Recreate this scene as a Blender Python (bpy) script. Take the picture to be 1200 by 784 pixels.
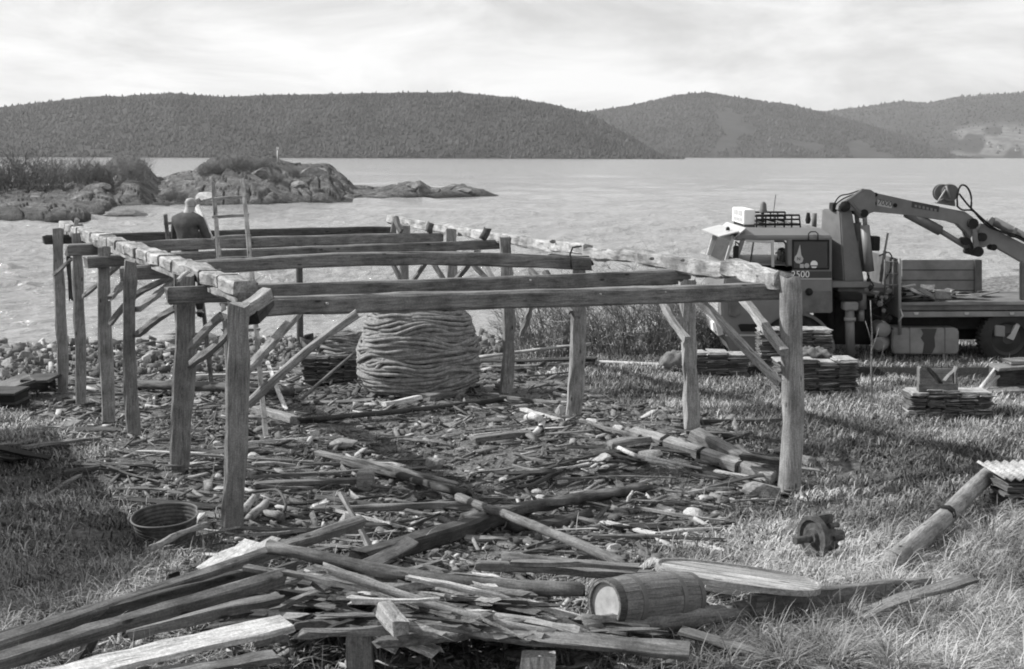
import bpy, bmesh, math, random
import numpy as np
from mathutils import Matrix, Vector
from math import radians, pi, sin, cos
random.seed(11)
rng = np.random.default_rng(11)
S = bpy.context.scene
for o in list(bpy.data.objects): bpy.data.objects.remove(o)

# ------------------------------------------------------------------ camera
F = 1667.0
CAM = Vector((0, 0, 5.2))
ROT = Matrix.Rotation(radians(90 - 7.2), 3, 'X') @ Matrix.Rotation(radians(0.18), 3, 'Z')
cd = bpy.data.cameras.new('camera'); cam = bpy.data.objects.new('camera', cd)
S.collection.objects.link(cam); S.camera = cam
cd.sensor_width = 36; cd.lens = 36 * F / 1200; cd.clip_end = 20000; cd.clip_start = 0.1
cam.matrix_world = Matrix.Translation(CAM) @ ROT.to_4x4()
cd.dof.use_dof = False

# ------------------------------------------------------------------ light
SUN = Vector((-0.95, 0.20, 0.0)).normalized()
EL = radians(38)
W = bpy.data.worlds.new('World'); S.world = W; W.use_nodes = True
nt = W.node_tree; N = nt.nodes; Lk = nt.links; N.clear()
def nn(t, **k):
    n = N.new(t)
    for a, b in k.items(): setattr(n, a, b)
    return n
out = nn('ShaderNodeOutputWorld'); bg = nn('ShaderNodeBackground'); bg.inputs[1].default_value = 0.12
sky = nn('ShaderNodeTexSky', sky_type='NISHITA', sun_disc=False)
sky.sun_elevation = EL; sky.sun_rotation = math.atan2(SUN.x, SUN.y)
bw = nn('ShaderNodeRGBToBW'); Lk.new(sky.outputs[0], bw.inputs[0])
tc = nn('ShaderNodeTexCoord'); mp = nn('ShaderNodeMapping'); mp.inputs['Scale'].default_value = (1.0, 1.0, 3.3)
mp.inputs['Location'].default_value = (0.35, 0.1, 0.62)
Lk.new(tc.outputs['Generated'], mp.inputs[0])
n1 = nn('ShaderNodeTexNoise'); n1.inputs['Scale'].default_value = 5.6; n1.inputs['Detail'].default_value = 9; n1.inputs['Roughness'].default_value = .6
n1.inputs['Distortion'].default_value = .5
Lk.new(mp.outputs[0], n1.inputs[0])
sz = nn('ShaderNodeSeparateXYZ'); Lk.new(tc.outputs['Generated'], sz.inputs[0])   # cloud cover thins out overhead
mz = nn('ShaderNodeMath', operation='MULTIPLY_ADD'); mz.inputs[1].default_value = -.13; Lk.new(sz.outputs[2], mz.inputs[0]); Lk.new(n1.outputs[0], mz.inputs[2])
r1 = nn('ShaderNodeValToRGB'); Lk.new(mz.outputs[0], r1.inputs[0])
e = r1.color_ramp.elements; e[0].position = .34; e[0].color = (3.9, 3.9, 3.9, 1); e[1].position = .62; e[1].color = (7.0, 7.0, 7.0, 1)
e2 = e.new(.44); e2.color = (5.0, 5.0, 5.0, 1); e2 = e.new(.52); e2.color = (6.0, 6.0, 6.0, 1)
mx = nn('ShaderNodeMix', data_type='FLOAT'); mx.inputs[0].default_value = .9
Lk.new(bw.outputs[0], mx.inputs[2]); Lk.new(r1.outputs[0], mx.inputs[3])
Lk.new(mx.outputs[0], bg.inputs[0]); Lk.new(bg.outputs[0], out.inputs[0])
sd = bpy.data.lights.new('sun', 'SUN'); sd.energy = 4.8; sd.angle = radians(.6); sd.color = (1, .995, .985)
so = bpy.data.objects.new('sun', sd); S.collection.objects.link(so)
sv = Vector((SUN.x * cos(EL), SUN.y * cos(EL), sin(EL)))
so.rotation_euler = sv.to_track_quat('Z', 'Y').to_euler(); so.location = (-20, 0, 30)
S.view_settings.view_transform = 'Standard'; S.view_settings.look = 'None'
S.view_settings.exposure = 0.45; S.view_settings.gamma = 1
S.render.engine = 'CYCLES'
S.cycles.pixel_filter_type = 'BLACKMAN_HARRIS'; S.cycles.filter_width = 1.9
S.cycles.volume_bounces = 0; S.cycles.max_bounces = 6; S.cycles.transparent_max_bounces = 8

# ------------------------------------------------------------------ helpers: pixels of the photograph to places
def ray(px, py):
    d = ROT @ Vector(((px - 600) / F, -(py - 392) / F, -1)); return d / d.y
def atY(px, py, Y): return CAM + ray(px, py) * Y
def atZ(px, py, z):
    d = ray(px, py); return CAM + d * ((z - CAM.z) / d.z)

# ------------------------------------------------------------------ helpers: noise
def h2(ix, iy, s):
    v = np.sin(ix * 127.1 + iy * 311.7 + s * 74.7) * 43758.5453
    return v - np.floor(v)
def vn(x, y, s=0):
    x = np.asarray(x, float); y = np.asarray(y, float)
    ix = np.floor(x); iy = np.floor(y); fx = x - ix; fy = y - iy
    fx = fx * fx * (3 - 2 * fx); fy = fy * fy * (3 - 2 * fy)
    a = h2(ix, iy, s); b = h2(ix + 1, iy, s); c = h2(ix, iy + 1, s); d = h2(ix + 1, iy + 1, s)
    return (a * (1 - fx) + b * fx) * (1 - fy) + (c * (1 - fx) + d * fx) * fy
def fbm(x, y, s=0, o=4):
    r = 0; a = .5; t = 0
    for i in range(o):
        r = r + a * vn(x * 2 ** i, y * 2 ** i, s + i * 3); t += a; a *= .5
    return r / t - .5
def sm(a, b, x):
    t = np.clip((x - a) / (b - a), 0, 1); return t * t * (3 - 2 * t)

# ------------------------------------------------------------------ helpers: materials (the photograph is monochrome, so every colour is a grey)
def mat(name, build, rough=.85):
    m = bpy.data.materials.new(name); m.use_nodes = True; t = m.node_tree; b = t.nodes['Principled BSDF']
    b.inputs['Roughness'].default_value = rough; b.inputs['Specular IOR Level'].default_value = .3
    build(t, b); return m
def g(v): return (v, v, v, 1)
def node(t, ty, ins=None, **k):
    n = t.nodes.new(ty)
    for a, b in k.items(): setattr(n, a, b)
    if ins:
        for a, b in ins.items():
            if isinstance(b, bpy.types.NodeSocket): t.links.new(b, n.inputs[a])
            else: n.inputs[a].default_value = b
    return n
def ramp(t, fac, stops):
    r = t.nodes.new('ShaderNodeValToRGB'); t.links.new(fac, r.inputs[0]); e = r.color_ramp.elements
    e[0].position, e[0].color = stops[0][0], g(stops[0][1]); e[1].position, e[1].color = stops[-1][0], g(stops[-1][1])
    for p, v in stops[1:-1]: x = e.new(p); x.color = g(v)
    return r.outputs[0]
def mul(t, a, b): return node(t, 'ShaderNodeMath', {0: a, 1: b}, operation='MULTIPLY').outputs[0]
def add(t, a, b): return node(t, 'ShaderNodeMath', {0: a, 1: b}, operation='ADD').outputs[0]
def bump(t, b, h, s, d=.01):
    n = node(t, 'ShaderNodeBump', {'Strength': s, 'Distance': d, 'Height': h}); t.links.new(n.outputs[0], b.inputs['Normal'])
def wood(name, lo, hi, knots=True, along=2.6, across=22, bs=.7, stain=.5):
    def f(t, b):
        tc = node(t, 'ShaderNodeTexCoord'); oi = node(t, 'ShaderNodeObjectInfo')
        off = node(t, 'ShaderNodeVectorMath', {0: tc.outputs['Object'], 1: mul(t, oi.outputs['Random'], 37.0)}, operation='ADD').outputs[0]
        mp = node(t, 'ShaderNodeMapping', {0: off, 'Scale': (along, across, across)}).outputs[0]
        a = node(t, 'ShaderNodeTexNoise', {0: mp, 'Scale': 1.6, 'Detail': 7, 'Roughness': .62, 'Distortion': .4}).outputs[0]
        c = node(t, 'ShaderNodeTexNoise', {0: off, 'Scale': 2.6, 'Detail': 5, 'Roughness': .6}).outputs[0]
        col = ramp(t, a, [(.28, lo * .75), (.47, (lo + hi) * .5), (.68, hi)])
        st = ramp(t, c, [(.36, 1 - stain), (.56, 1.05)])
        col = mul(t, col, st)
        if knots:
            mp2 = node(t, 'ShaderNodeMapping', {0: off, 'Scale': (2.2, 6, 6)}).outputs[0]
            v = node(t, 'ShaderNodeTexVoronoi', {0: mp2, 'Scale': 1.5}).outputs[0]
            col = mul(t, col, ramp(t, v, [(.07, .25), (.15, 1)]))
        col = mul(t, col, add(t, mul(t, oi.outputs['Random'], .4), .8))
        mp3 = node(t, 'ShaderNodeMapping', {0: off, 'Scale': (along * 1.5, across * 3.2, across * 3.2)}).outputs[0]
        fn = node(t, 'ShaderNodeTexNoise', {0: mp3, 'Scale': 1.6, 'Detail': 5, 'Roughness': .7}).outputs[0]
        col = mul(t, col, ramp(t, fn, [(.30, .45), (.45, .95), (.7, 1.2)]))
        sp = node(t, 'ShaderNodeTexNoise', {0: off, 'Scale': 70.0, 'Detail': 4, 'Roughness': .8}).outputs[0]
        col = mul(t, col, ramp(t, sp, [(.3, .62), (.5, 1.0), (.7, 1.4)]))
        t.links.new(col, b.inputs[0])
        cr = ramp(t, a, [(.33, 0), (.42, 1)])
        bump(t, b, add(t, cr, mul(t, a, 2)), bs * .5, .008)
    return mat(name, f, .88)
def plain(name, v, var=.25, scale=8, rough=.7, bs=.25, metal=0, spec=.3, lo=None):
    def f(t, b):
        tc = node(t, 'ShaderNodeTexCoord'); oi = node(t, 'ShaderNodeObjectInfo')
        off = node(t, 'ShaderNodeVectorMath', {0: tc.outputs['Object'], 1: mul(t, oi.outputs['Random'], 37.0)}, operation='ADD').outputs[0]
        a = node(t, 'ShaderNodeTexNoise', {0: off, 'Scale': scale, 'Detail': 7, 'Roughness': .65}).outputs[0]
        c = node(t, 'ShaderNodeTexNoise', {0: off, 'Scale': scale * .22, 'Detail': 4}).outputs[0]
        col = ramp(t, a, [(.3, v * (1 - var)), (.7, v * (1 + var))])
        col = mul(t, col, ramp(t, c, [(.35, 1 - var * .8), (.62, 1 + var * .3)]))
        t.links.new(col, b.inputs[0]); b.inputs['Metallic'].default_value = metal; b.inputs['Specular IOR Level'].default_value = spec
        if bs: bump(t, b, a, bs, .01)
    return mat(name, f, rough)
M = {}
M['post'] = wood('weathered_post_wood', .15, .32, stain=.35, across=30)
M['tie'] = wood('dark_beam_wood', .095, .21, stain=.4)
M['plate'] = wood('bleached_rotten_wood', .17, .42, along=2.2, across=9, stain=.55, bs=1)
M['grey'] = wood('grey_board_wood', .10, .24, across=30)
M['pale'] = wood('pale_board_wood', .30, .62, stain=.3, knots=False)
M['dark'] = wood('tarred_dark_wood', .03, .085, stain=.5)
M['log'] = wood('dead_log_wood', .06, .16, along=2, across=10, stain=.6, bs=1)
M['branch'] = wood('bare_branch_bark', .40, .70, knots=False, stain=.3)
M['slate'] = plain('slate_stone', .13, .45, 14, .75, .5)
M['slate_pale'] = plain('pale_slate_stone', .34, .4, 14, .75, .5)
M['rock'] = plain('shore_rock', .22, .5, 5, .9, .9)
M['rock_pale'] = plain('pale_stone', .42, .4, 6, .9, .9)
M['rope'] = plain('old_rope', .25, .4, 34, .95, .9)
M['iron'] = plain('rusty_iron', .075, .6, 20, .75, .6)
M['black'] = plain('black_grime', .018, .5, 6, .9, .5)
M['paint'] = plain('cab_paint', .16, .12, 3, .45, 0, spec=.5)
M['paint_dark'] = plain('dark_stripe_paint', .05, .15, 3, .5, 0)
M['paint_lt'] = plain('light_paint', .42, .12, 5, .5, .05, spec=.5)
M['white'] = plain('white_sign', .8, .05, 5, .5, 0)
M['crane'] = plain('crane_paint', .17, .2, 4, .5, .05, spec=.5)
M['steel'] = plain('grey_steel', .13, .25, 6, .6, .1)
M['tank'] = plain('stained_tank_metal', .22, .3, 2.2, .6, .1)
M['chrome'] = plain('cylinder_rod', .4, .1, 5, .3, 0, metal=.5)
M['tyre'] = plain('tyre_rubber', .03, .3, 10, .85, .2)
M['jacket'] = plain('dark_jacket_cloth', .075, .4, 9, .95, 1.2)
M['trousers'] = plain('dark_trousers_cloth', .03, .3, 14, .95, .4)
M['skin'] = plain('skin', .34, .12, 20, .6, .05)
M['hair'] = plain('grey_hair', .22, .3, 60, .9, .3)
M['darkhair'] = plain('dark_hair', .02, .3, 60, .9, .3)
M['cloth'] = plain('sacking_cloth', .16, .35, 12, .95, .5)
M['leaf'] = plain('dry_twigs', .20, .35, 3, .9, 0)
M['ends'] = plain('barrel_end', .38, .25, 16, .85, .1)
def fglass(t, b):
    o = t.nodes['Material Output']
    fr = node(t, 'ShaderNodeFresnel', {'IOR': 1.45}); tr = node(t, 'ShaderNodeBsdfTransparent', {0: g(.97)}); gl = node(t, 'ShaderNodeBsdfGlossy', {'Roughness': .03})
    m = node(t, 'ShaderNodeMixShader', {0: fr.outputs[0], 1: tr.outputs[0], 2: gl.outputs[0]}); t.links.new(m.outputs[0], o.inputs[0])
M['glass'] = mat('window_glass', fglass, .05)
M['darkglass'] = plain('curtained_window', .06, .1, 2, .12, 0, spec=.5)

# ------------------------------------------------------------------ helpers: objects
COL = S.collection
def link(o): COL.objects.link(o); return o
WM = {}
def put(o, Mx, parent=None):
    WM[o.name] = Mx.copy()
    if parent: o.parent = parent; o.matrix_basis = WM[parent.name].inverted() @ Mx
    else: o.matrix_basis = Mx
    return o
def fast(name, V, polys):
    """V (n,3) array; polys: list of (m,k) int arrays"""
    me = bpy.data.meshes.new(name); V = np.asarray(V, np.float32)
    me.vertices.add(len(V)); me.vertices.foreach_set('co', V.ravel())
    tot = np.concatenate([np.full(len(p), p.shape[1], np.int32) for p in polys]); st = np.concatenate([[0], np.cumsum(tot)[:-1]]).astype(np.int32)
    li = np.concatenate([p.ravel() for p in polys]).astype(np.int32)
    me.loops.add(len(li)); me.loops.foreach_set('vertex_index', li)
    me.polygons.add(len(tot)); me.polygons.foreach_set('loop_start', st)
    me.update(calc_edges=True); me.validate(); return me
def obj(name, me, m, parent=None, Mx=None, smooth=False):
    if m and not me.materials: me.materials.append(m)
    if smooth: me.polygons.foreach_set('use_smooth', [True] * len(me.polygons))
    o = link(bpy.data.objects.new(name, me)); put(o, Mx or (WM[parent.name] if parent else Matrix()), parent); return o
def empty(name, loc, rz=0):
    o = link(bpy.data.objects.new(name, None)); o.empty_display_size = .2
    put(o, Matrix.Translation(Vector(loc)) @ Matrix.Rotation(rz, 4, 'Z')); return o
def tag(o, label, cat, group=None):
    o['label'] = label; o['category'] = cat
    if group: o['group'] = group
    return o
def kind(o, k): o['kind'] = k; return o
def attr(me, name, vals):
    a = me.attributes.new(name, 'FLOAT', 'POINT'); a.data.foreach_set('value', np.asarray(vals, np.float32)); return a

def frame_of(p1, p2, roll=0):
    p1 = Vector(p1); p2 = Vector(p2); x = (p2 - p1); L = x.length; x.normalize()
    up = Vector((0, 0, 1)) if abs(x.z) < .95 else Vector((0, 1, 0))
    y = up.cross(x).normalized(); z = x.cross(y)
    R = Matrix((x, y, z)).transposed().to_4x4()
    return Matrix.Translation((p1 + p2) / 2) @ R @ Matrix.Rotation(roll, 4, 'X'), L
def beam_mesh(name, L, w, h, n=7, rough=.006, bend=(0, 0), rnd=False, taper=1.0, split=.03, seed=None, twist=0):
    r = random.Random(seed if seed is not None else random.random()); V = []; Fc = []
    k = 10 if rnd else 8; c = .14 * min(w, h)
    ph = [r.uniform(0, 6.28) for _ in range(4)]
    for i in range(n + 1):
        t = i / n; s = 1 + (taper - 1) * t
        cy = bend[0] * sin(pi * t) + rough * 1.6 * sin(5 * t + ph[0]); cz = bend[1] * sin(pi * t) + rough * 1.6 * sin(4 * t + ph[1])
        if rnd: pr = [(cos(2 * pi * j / k) * w / 2, sin(2 * pi * j / k) * h / 2) for j in range(k)]
        else: pr = [(w/2, -h/2+c), (w/2, h/2-c), (w/2-c, h/2), (-w/2+c, h/2), (-w/2, h/2-c), (-w/2, -h/2+c), (-w/2+c, -h/2), (w/2-c, -h/2)]
        q = 1 + r.uniform(-1, 1) * rough * 3 / max(.05, min(w, h)) * .35
        ca, sa = cos(twist * t), sin(twist * t)
        for (a, b) in pr:
            a2 = a * s * q; b2 = b * s * q; a2, b2 = a2 * ca - b2 * sa, a2 * sa + b2 * ca
            dx = r.uniform(-split, split) if i in (0, n) else 0
            V.append((-L / 2 + L * t + dx, cy + a2 + r.uniform(-rough, rough), cz + b2 + r.uniform(-rough, rough)))
    for i in range(n):
        for j in range(k):
            a = i * k + j; b = i * k + (j + 1) % k; Fc.append((a, b, b + k, a + k))
    Fc.append(tuple(range(k))[::-1]); Fc.append(tuple(range(n * k, n * k + k)))
    me = bpy.data.meshes.new(name); me.from_pydata(V, [], Fc); me.update(); return me
def beam(name, p1, p2, w, h, m, parent=None, roll=0, **k):
    Mx, L = frame_of(p1, p2, roll)
    rnd = k.get('rnd', False)
    return obj(name, beam_mesh(name, L, w, h, **k), m, parent, Mx, smooth=rnd)
def box(name, lo, hi, m, parent=None, bev=.008, Mx=None):
    lo = Vector(lo); hi = Vector(hi); c = (lo + hi) / 2; d = (hi - lo) / 2
    bm = bmesh.new(); bmesh.ops.create_cube(bm, size=2)
    for v in bm.verts: v.co = Vector((v.co.x * d.x, v.co.y * d.y, v.co.z * d.z))
    if bev: bmesh.ops.bevel(bm, geom=bm.edges[:], offset=min(bev, min(d) * .6), segments=2, affect='EDGES')
    me = bpy.data.meshes.new(name); bm.to_mesh(me); bm.free()
    return obj(name, me, m, parent, (Mx or Matrix()) @ Matrix.Translation(c))
def prism(name, pts, Y, dY, m, parent=None, bev=.012, world=False):
    """outline in photo pixels on the plane y = Y, extruded away from the viewer by dY metres"""
    P = [atY(a, b, Y) for a, b in pts] if not world else [Vector((a, Y, b)) for a, b in pts]
    c = sum(P, Vector()) / len(P)
    bm = bmesh.new(); vs = [bm.verts.new(p - c) for p in P]; f = bm.faces.new(vs)
    r = bmesh.ops.extrude_face_region(bm, geom=[f])
    for v in r['geom']:
        if isinstance(v, bmesh.types.BMVert): v.co.y += dY
    bmesh.ops.recalc_face_normals(bm, faces=bm.faces[:])
    if bev:
        es = [e for e in bm.edges if e.is_manifold and e.calc_face_angle(0) > .5]
        bmesh.ops.bevel(bm, geom=es, offset=bev, segments=2, affect='EDGES', clamp_overlap=True)
    me = bpy.data.meshes.new(name); bm.to_mesh(me); bm.free()
    return obj(name, me, m, parent, Matrix.Translation(c))
def tube(name, pts, r, m, parent=None, k=8, smooth=True, res=1):
    P = [Vector(p) for p in pts]
    if res > 1:
        Q = []
        for i in range(len(P) - 1):
            a = P[max(0, i - 1)]; b = P[i]; c = P[i + 1]; d = P[min(len(P) - 1, i + 2)]
            for j in range(res):
                t = j / res
                Q.append(.5 * ((2 * b) + (c - a) * t + (2 * a - 5 * b + 4 * c - d) * t * t + (3 * b - a - 3 * c + d) * t ** 3))
        P = Q + [P[-1]]
    c0 = P[0].copy(); V = []; Fc = []; n = len(P)
    rr = r if isinstance(r, (list, tuple)) else None
    for i, p in enumerate(P):
        d = (P[min(n - 1, i + 1)] - P[max(0, i - 1)]).normalized()
        u = d.cross(Vector((0, 0, 1)));  u = u.normalized() if u.length > .05 else Vector((1, 0, 0)); v = d.cross(u)
        ri = r if rr is None else rr[0] + (rr[1] - rr[0]) * i / (n - 1)
        for j in range(k): V.append(p - c0 + ri * (cos(2 * pi * j / k) * u + sin(2 * pi * j / k) * v))
    for i in range(n - 1):
        for j in range(k):
            a = i * k + j; b = i * k + (j + 1) % k; Fc.append((a, b, b + k, a + k))
    Fc.append(tuple(range(k))[::-1]); Fc.append(tuple(range((n - 1) * k, n * k)))
    me = bpy.data.meshes.new(name); me.from_pydata(V, [], Fc); me.update()
    return obj(name, me, m, parent, Matrix.Translation(c0), smooth=smooth)
def lathe(name, prof, m, Mx, parent=None, k=28, smooth=True, caps=True):
    """prof: (x along axis, radius)"""
    V = []; Fc = []; n = len(prof)
    for (x, r) in prof:
        for j in range(k): V.append((x, r * cos(2 * pi * j / k), r * sin(2 * pi * j / k)))
    for i in range(n - 1):
        for j in range(k):
            a = i * k + j; b = i * k + (j + 1) % k; Fc.append((a, a + k, b + k, b))
    if caps: Fc.append(tuple(range(k))); Fc.append(tuple(range((n - 1) * k, n * k))[::-1])
    me = bpy.data.meshes.new(name); me.from_pydata(V, [], Fc); me.update()
    o = obj(name, me, m, parent, Mx)
    if smooth:
        me.polygons.foreach_set('use_smooth', [len(p.vertices) == 4 for p in me.polygons])
        md = o.modifiers.new('edges', 'EDGE_SPLIT'); md.split_angle = radians(40)
    return o
AXY = Matrix.Rotation(radians(90), 4, 'Z')      # lathe axis along world Y
def textobj(name, s, size, m, Mx, parent):
    c = bpy.data.curves.new(name, 'FONT'); c.body = s; c.size = size; c.extrude = .002; c.align_x = 'CENTER'; c.align_y = 'CENTER'
    t = bpy.data.objects.new(name + '_src', c); COL.objects.link(t)
    me = bpy.data.meshes.new_from_object(t.evaluated_get(bpy.context.evaluated_depsgraph_get()))
    bpy.data.objects.remove(t); me.materials.clear()
    return obj(name, me, m, parent, Mx)
def proj(P):
    v = ROT.transposed() @ (Vector(P) - CAM); return 600 + F * v.x / -v.z, 392 - F * v.y / -v.z
def rock_mesh(seed, sub=2, flat=.0, k=.45):
    r = random.Random(seed); bm = bmesh.new(); bmesh.ops.create_icosphere(bm, subdivisions=sub, radius=1)
    pl = [(Vector((r.gauss(0, 1), r.gauss(0, 1), r.gauss(0, 1))).normalized(), r.uniform(.42, .8)) for _ in range(8)]
    for v in bm.verts:
        for nrm, d in pl:
            q = v.co.dot(nrm)
            if q > d: v.co -= nrm * (q - d)
        v.co *= 1 + r.uniform(-.03, .03)
    me = bpy.data.meshes.new('rock'); bm.to_mesh(me); bm.free(); return me
# ------------------------------------------------------------------ the lie of the land
ZP = 3.98   # top of the frame's wall plates
LP = []     # left posts: top pixel, bottom pixel, width
for tx, ty, bx, by, w in [(68, 268, 72, 457, .19), (92, 273, 94, 479, .18), (121, 290, 125, 500, .19), (153, 306, 155, 512, .17), (214, 322, 211, 553, .23), (280, 349, 273, 629, .215)]:
    p = atZ(tx, ty, ZP - .06); LP.append((atY(tx, ty, p.y - .2), atY(bx, by, p.y - .2), w))
RP = []
for tx, ty, bx, by, w in [(928, 323, 924, 577, .245), (807, 309, 808, 501, .17), (679, 291, 670, 490, .20), (594, 277, 593, 459, .18), (528, 268, 527, 452, .18), (473, 262, 473, 448, .18)]:
    p = atZ(tx, ty, ZP - .05); RP.append((p, atY(bx, by, p.y), w))
ctl = [tuple(b) for _, b, _ in LP] + [tuple(b) for _, b, _ in RP[:4]]
def cpx(px, py, Y): ctl.append(tuple(atY(px, py, Y)))
ctl += [(0, 8, 2.3), (-3, 8, 2.25), (3.2, 8, 2.3), (-5, 11, 2.05), (-7.5, 16, 1.8), (-9.5, 20, 1.45), (-10, 25, 1.0), (0, 11, 2.0), (4, 11.5, 2.0), (8, 11, 2.15),
        (4.5, 14.5, 1.8), (8, 15, 1.95), (5, 18.5, 1.75), (9, 18.5, 1.8), (1, 12.8, 1.82), (-.8, 15, 1.75), (-1.5, 18.5, 1.6), (-2.8, 22, 1.4),
        (4, 22, 1.55), (9, 22, 1.55), (14, 22, 1.5), (6, 24.6, 1.32), (12, 24.6, 1.3), (5, 29, 1.3), (12, 29, 1.3), (2.5, 28, 1.25), (16, 27, 1.3),
        (-3, 28, .95), (-9, 29, .72), (-9, 33, .4), (-3, 34, .45), (3, 34, .6), (9, 35, .7), (-10, 38.5, .0), (-3, 41, -.1), (3, 42, -.25), (10, 45, .1),
        (-12, 46, -.9), (0, 50, -1.1), (8, 54, -.6), (18, 50, .55), (20, 58, .25), (28, 50, .9), (28, 60, .5), (14, 60, -.6), (-16, 60, -1.6), (5, 62, -1.6),
        (-16, 12, 2.2), (-16, 25, 1.3), (20, 12, 2.4), (30, 24, 1.8), (-12, 5, 2.5), (10, 5, 2.6), (0, 4.5, 2.6), (30, 5, 2.8), (18, 35, .9)]
C = np.array(ctl)
def tphi(r2): return np.where(r2 > 1e-9, .5 * r2 * np.log(np.maximum(r2, 1e-9)), 0)
_n = len(C); K = tphi(((C[:, None, :2] - C[None, :, :2]) ** 2).sum(-1)) + np.eye(_n) * .35
P_ = np.c_[np.ones(_n), C[:, :2]]; A_ = np.zeros((_n + 3, _n + 3)); A_[:_n, :_n] = K; A_[:_n, _n:] = P_; A_[_n:, :_n] = P_.T
sol = np.linalg.solve(A_, np.r_[C[:, 2], 0, 0, 0])
def inpoly(x, y, poly):
    ins = np.zeros(x.shape, bool); n = len(poly)
    for i in range(n):
        x1, y1 = poly[i]; x2, y2 = poly[(i + 1) % n]
        if y1 == y2: continue
        c = ((y1 > y) != (y2 > y)) & (x < (x2 - x1) * (y - y1) / (y2 - y1) + x1); ins ^= c
    return ins
def gz(x, y):
    x = np.asarray(x, float); y = np.asarray(y, float); sh = x.shape
    xc = np.clip(x, -16, 30).ravel(); yc = np.clip(y, 4.5, 62).ravel()
    z = sol[_n] + sol[_n + 1] * xc + sol[_n + 2] * yc
    for i in range(_n): z = z + sol[i] * tphi((xc - C[i, 0]) ** 2 + (yc - C[i, 1]) ** 2)
    z = z.reshape(sh)
    # low bank in front of the lorry
    z = z + .17 * sm(24.55, 24.75, y + .15 * fbm(x * .5, y * 0, 5)) * sm(3.0, 4.6, x) * (1 - sm(27, 31, y))
    z = z + .10 * fbm(x * .9, y * .9, 1, 3) + .035 * fbm(x * 4, y * 4, 2, 3)
    z = z + .30 * np.clip(fbm(x * .55 + 3, y * .75, 8, 2) - .02, 0, 1) * sm(3.4, 5, x) * (1 - sm(18.5, 20.5, y)) * sm(12, 15, y)
    z = z + .16 * fbm(x * 1.7, y * 1.7, 9, 2) * (1 - sm(-4.2, -3.2, x - (y - 13) * -.45)) * sm(8, 9, y) * (1 - sm(20, 23, y))
    z = z - 3.2 * sm(62, 95, y)
    return z
xs = np.r_[np.linspace(-420, -17, 40), np.arange(-16.5, 26, .11), np.linspace(26.5, 420, 46)]
ys = np.r_[np.linspace(-80, 5, 26), np.arange(5.3, 42, .105), np.linspace(42.3, 110, 90), np.linspace(115, 420, 24)]
GX, GY = np.meshgrid(xs, ys); GZ = gz(GX, GY)
def gh(x, y):
    """bilinear height of the built ground"""
    x = np.asarray(x, float); y = np.asarray(y, float)
    i = np.clip(np.searchsorted(xs, x) - 1, 0, len(xs) - 2); j = np.clip(np.searchsorted(ys, y) - 1, 0, len(ys) - 2)
    fx = (x - xs[i]) / (xs[i + 1] - xs[i]); fy = (y - ys[j]) / (ys[j + 1] - ys[j])
    return (GZ[j, i] * (1 - fx) + GZ[j, i + 1] * fx) * (1 - fy) + (GZ[j + 1, i] * (1 - fx) + GZ[j + 1, i + 1] * fx) * fy
_T = np.geomspace(5, 140, 1400)
def G(px, py, h=0.0):
    """the point of the ground (plus h) seen at that place of the photograph"""
    d = ray(px, py); X = CAM.x + d.x * _T; Z = CAM.z + d.z * _T; g_ = gh(X, _T) + h
    k = np.argmax(Z < g_); k = max(k, 1)
    a = Z[k - 1] - g_[k - 1]; b = g_[k] - Z[k]; t = _T[k - 1] + (_T[k] - _T[k - 1]) * a / max(1e-6, a + b)
    return CAM + d * float(t)
LIT = [(40, 476), (118, 560), (268, 650), (170, 700), (20, 765), (20, 830), (830, 830), (840, 735), (770, 655), (885, 600), (925, 560), (850, 500), (740, 470), (655, 440), (560, 425), (330, 428), (140, 430), (60, 445)]
LITW = [tuple(G(a, b))[:2] for a, b in LIT]
def zones(x, y):
    wx = x + .9 * fbm(x * 1.1, y * 1.1, 20, 3); wy = y + .9 * fbm(x * 1.1, y * 1.1, 30, 3)
    lit = 0
    for dx, dy in ((0, 0), (.25, 0), (-.25, 0), (0, .35), (0, -.35)): lit = lit + inpoly(wx + dx, wy + dy, LITW) / 5.0
    zz = gh(x, y); beach = 1 - sm(.62, 1.0, zz + .3 * fbm(x * .8, y * .8, 40, 2))
    beach = np.where(y < 24, 0, beach)
    soil = sm(24.45, 24.55, y) * (1 - sm(24.78, 24.9, y)) * sm(3.3, 4.6, x)
    return lit * (1 - beach), beach, soil
lz, bz, sz = zones(GX, GY)
nx_, ny_ = len(xs), len(ys); idx = np.arange(nx_ * ny_).reshape(ny_, nx_)
me = fast('ground', np.c_[GX.ravel(), GY.ravel(), GZ.ravel()], [np.c_[idx[:-1, :-1].ravel(), idx[:-1, 1:].ravel(), idx[1:, 1:].ravel(), idx[1:, :-1].ravel()]])
attr(me, 'litter', lz.ravel()); attr(me, 'beach', bz.ravel()); attr(me, 'soil', sz.ravel())
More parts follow.
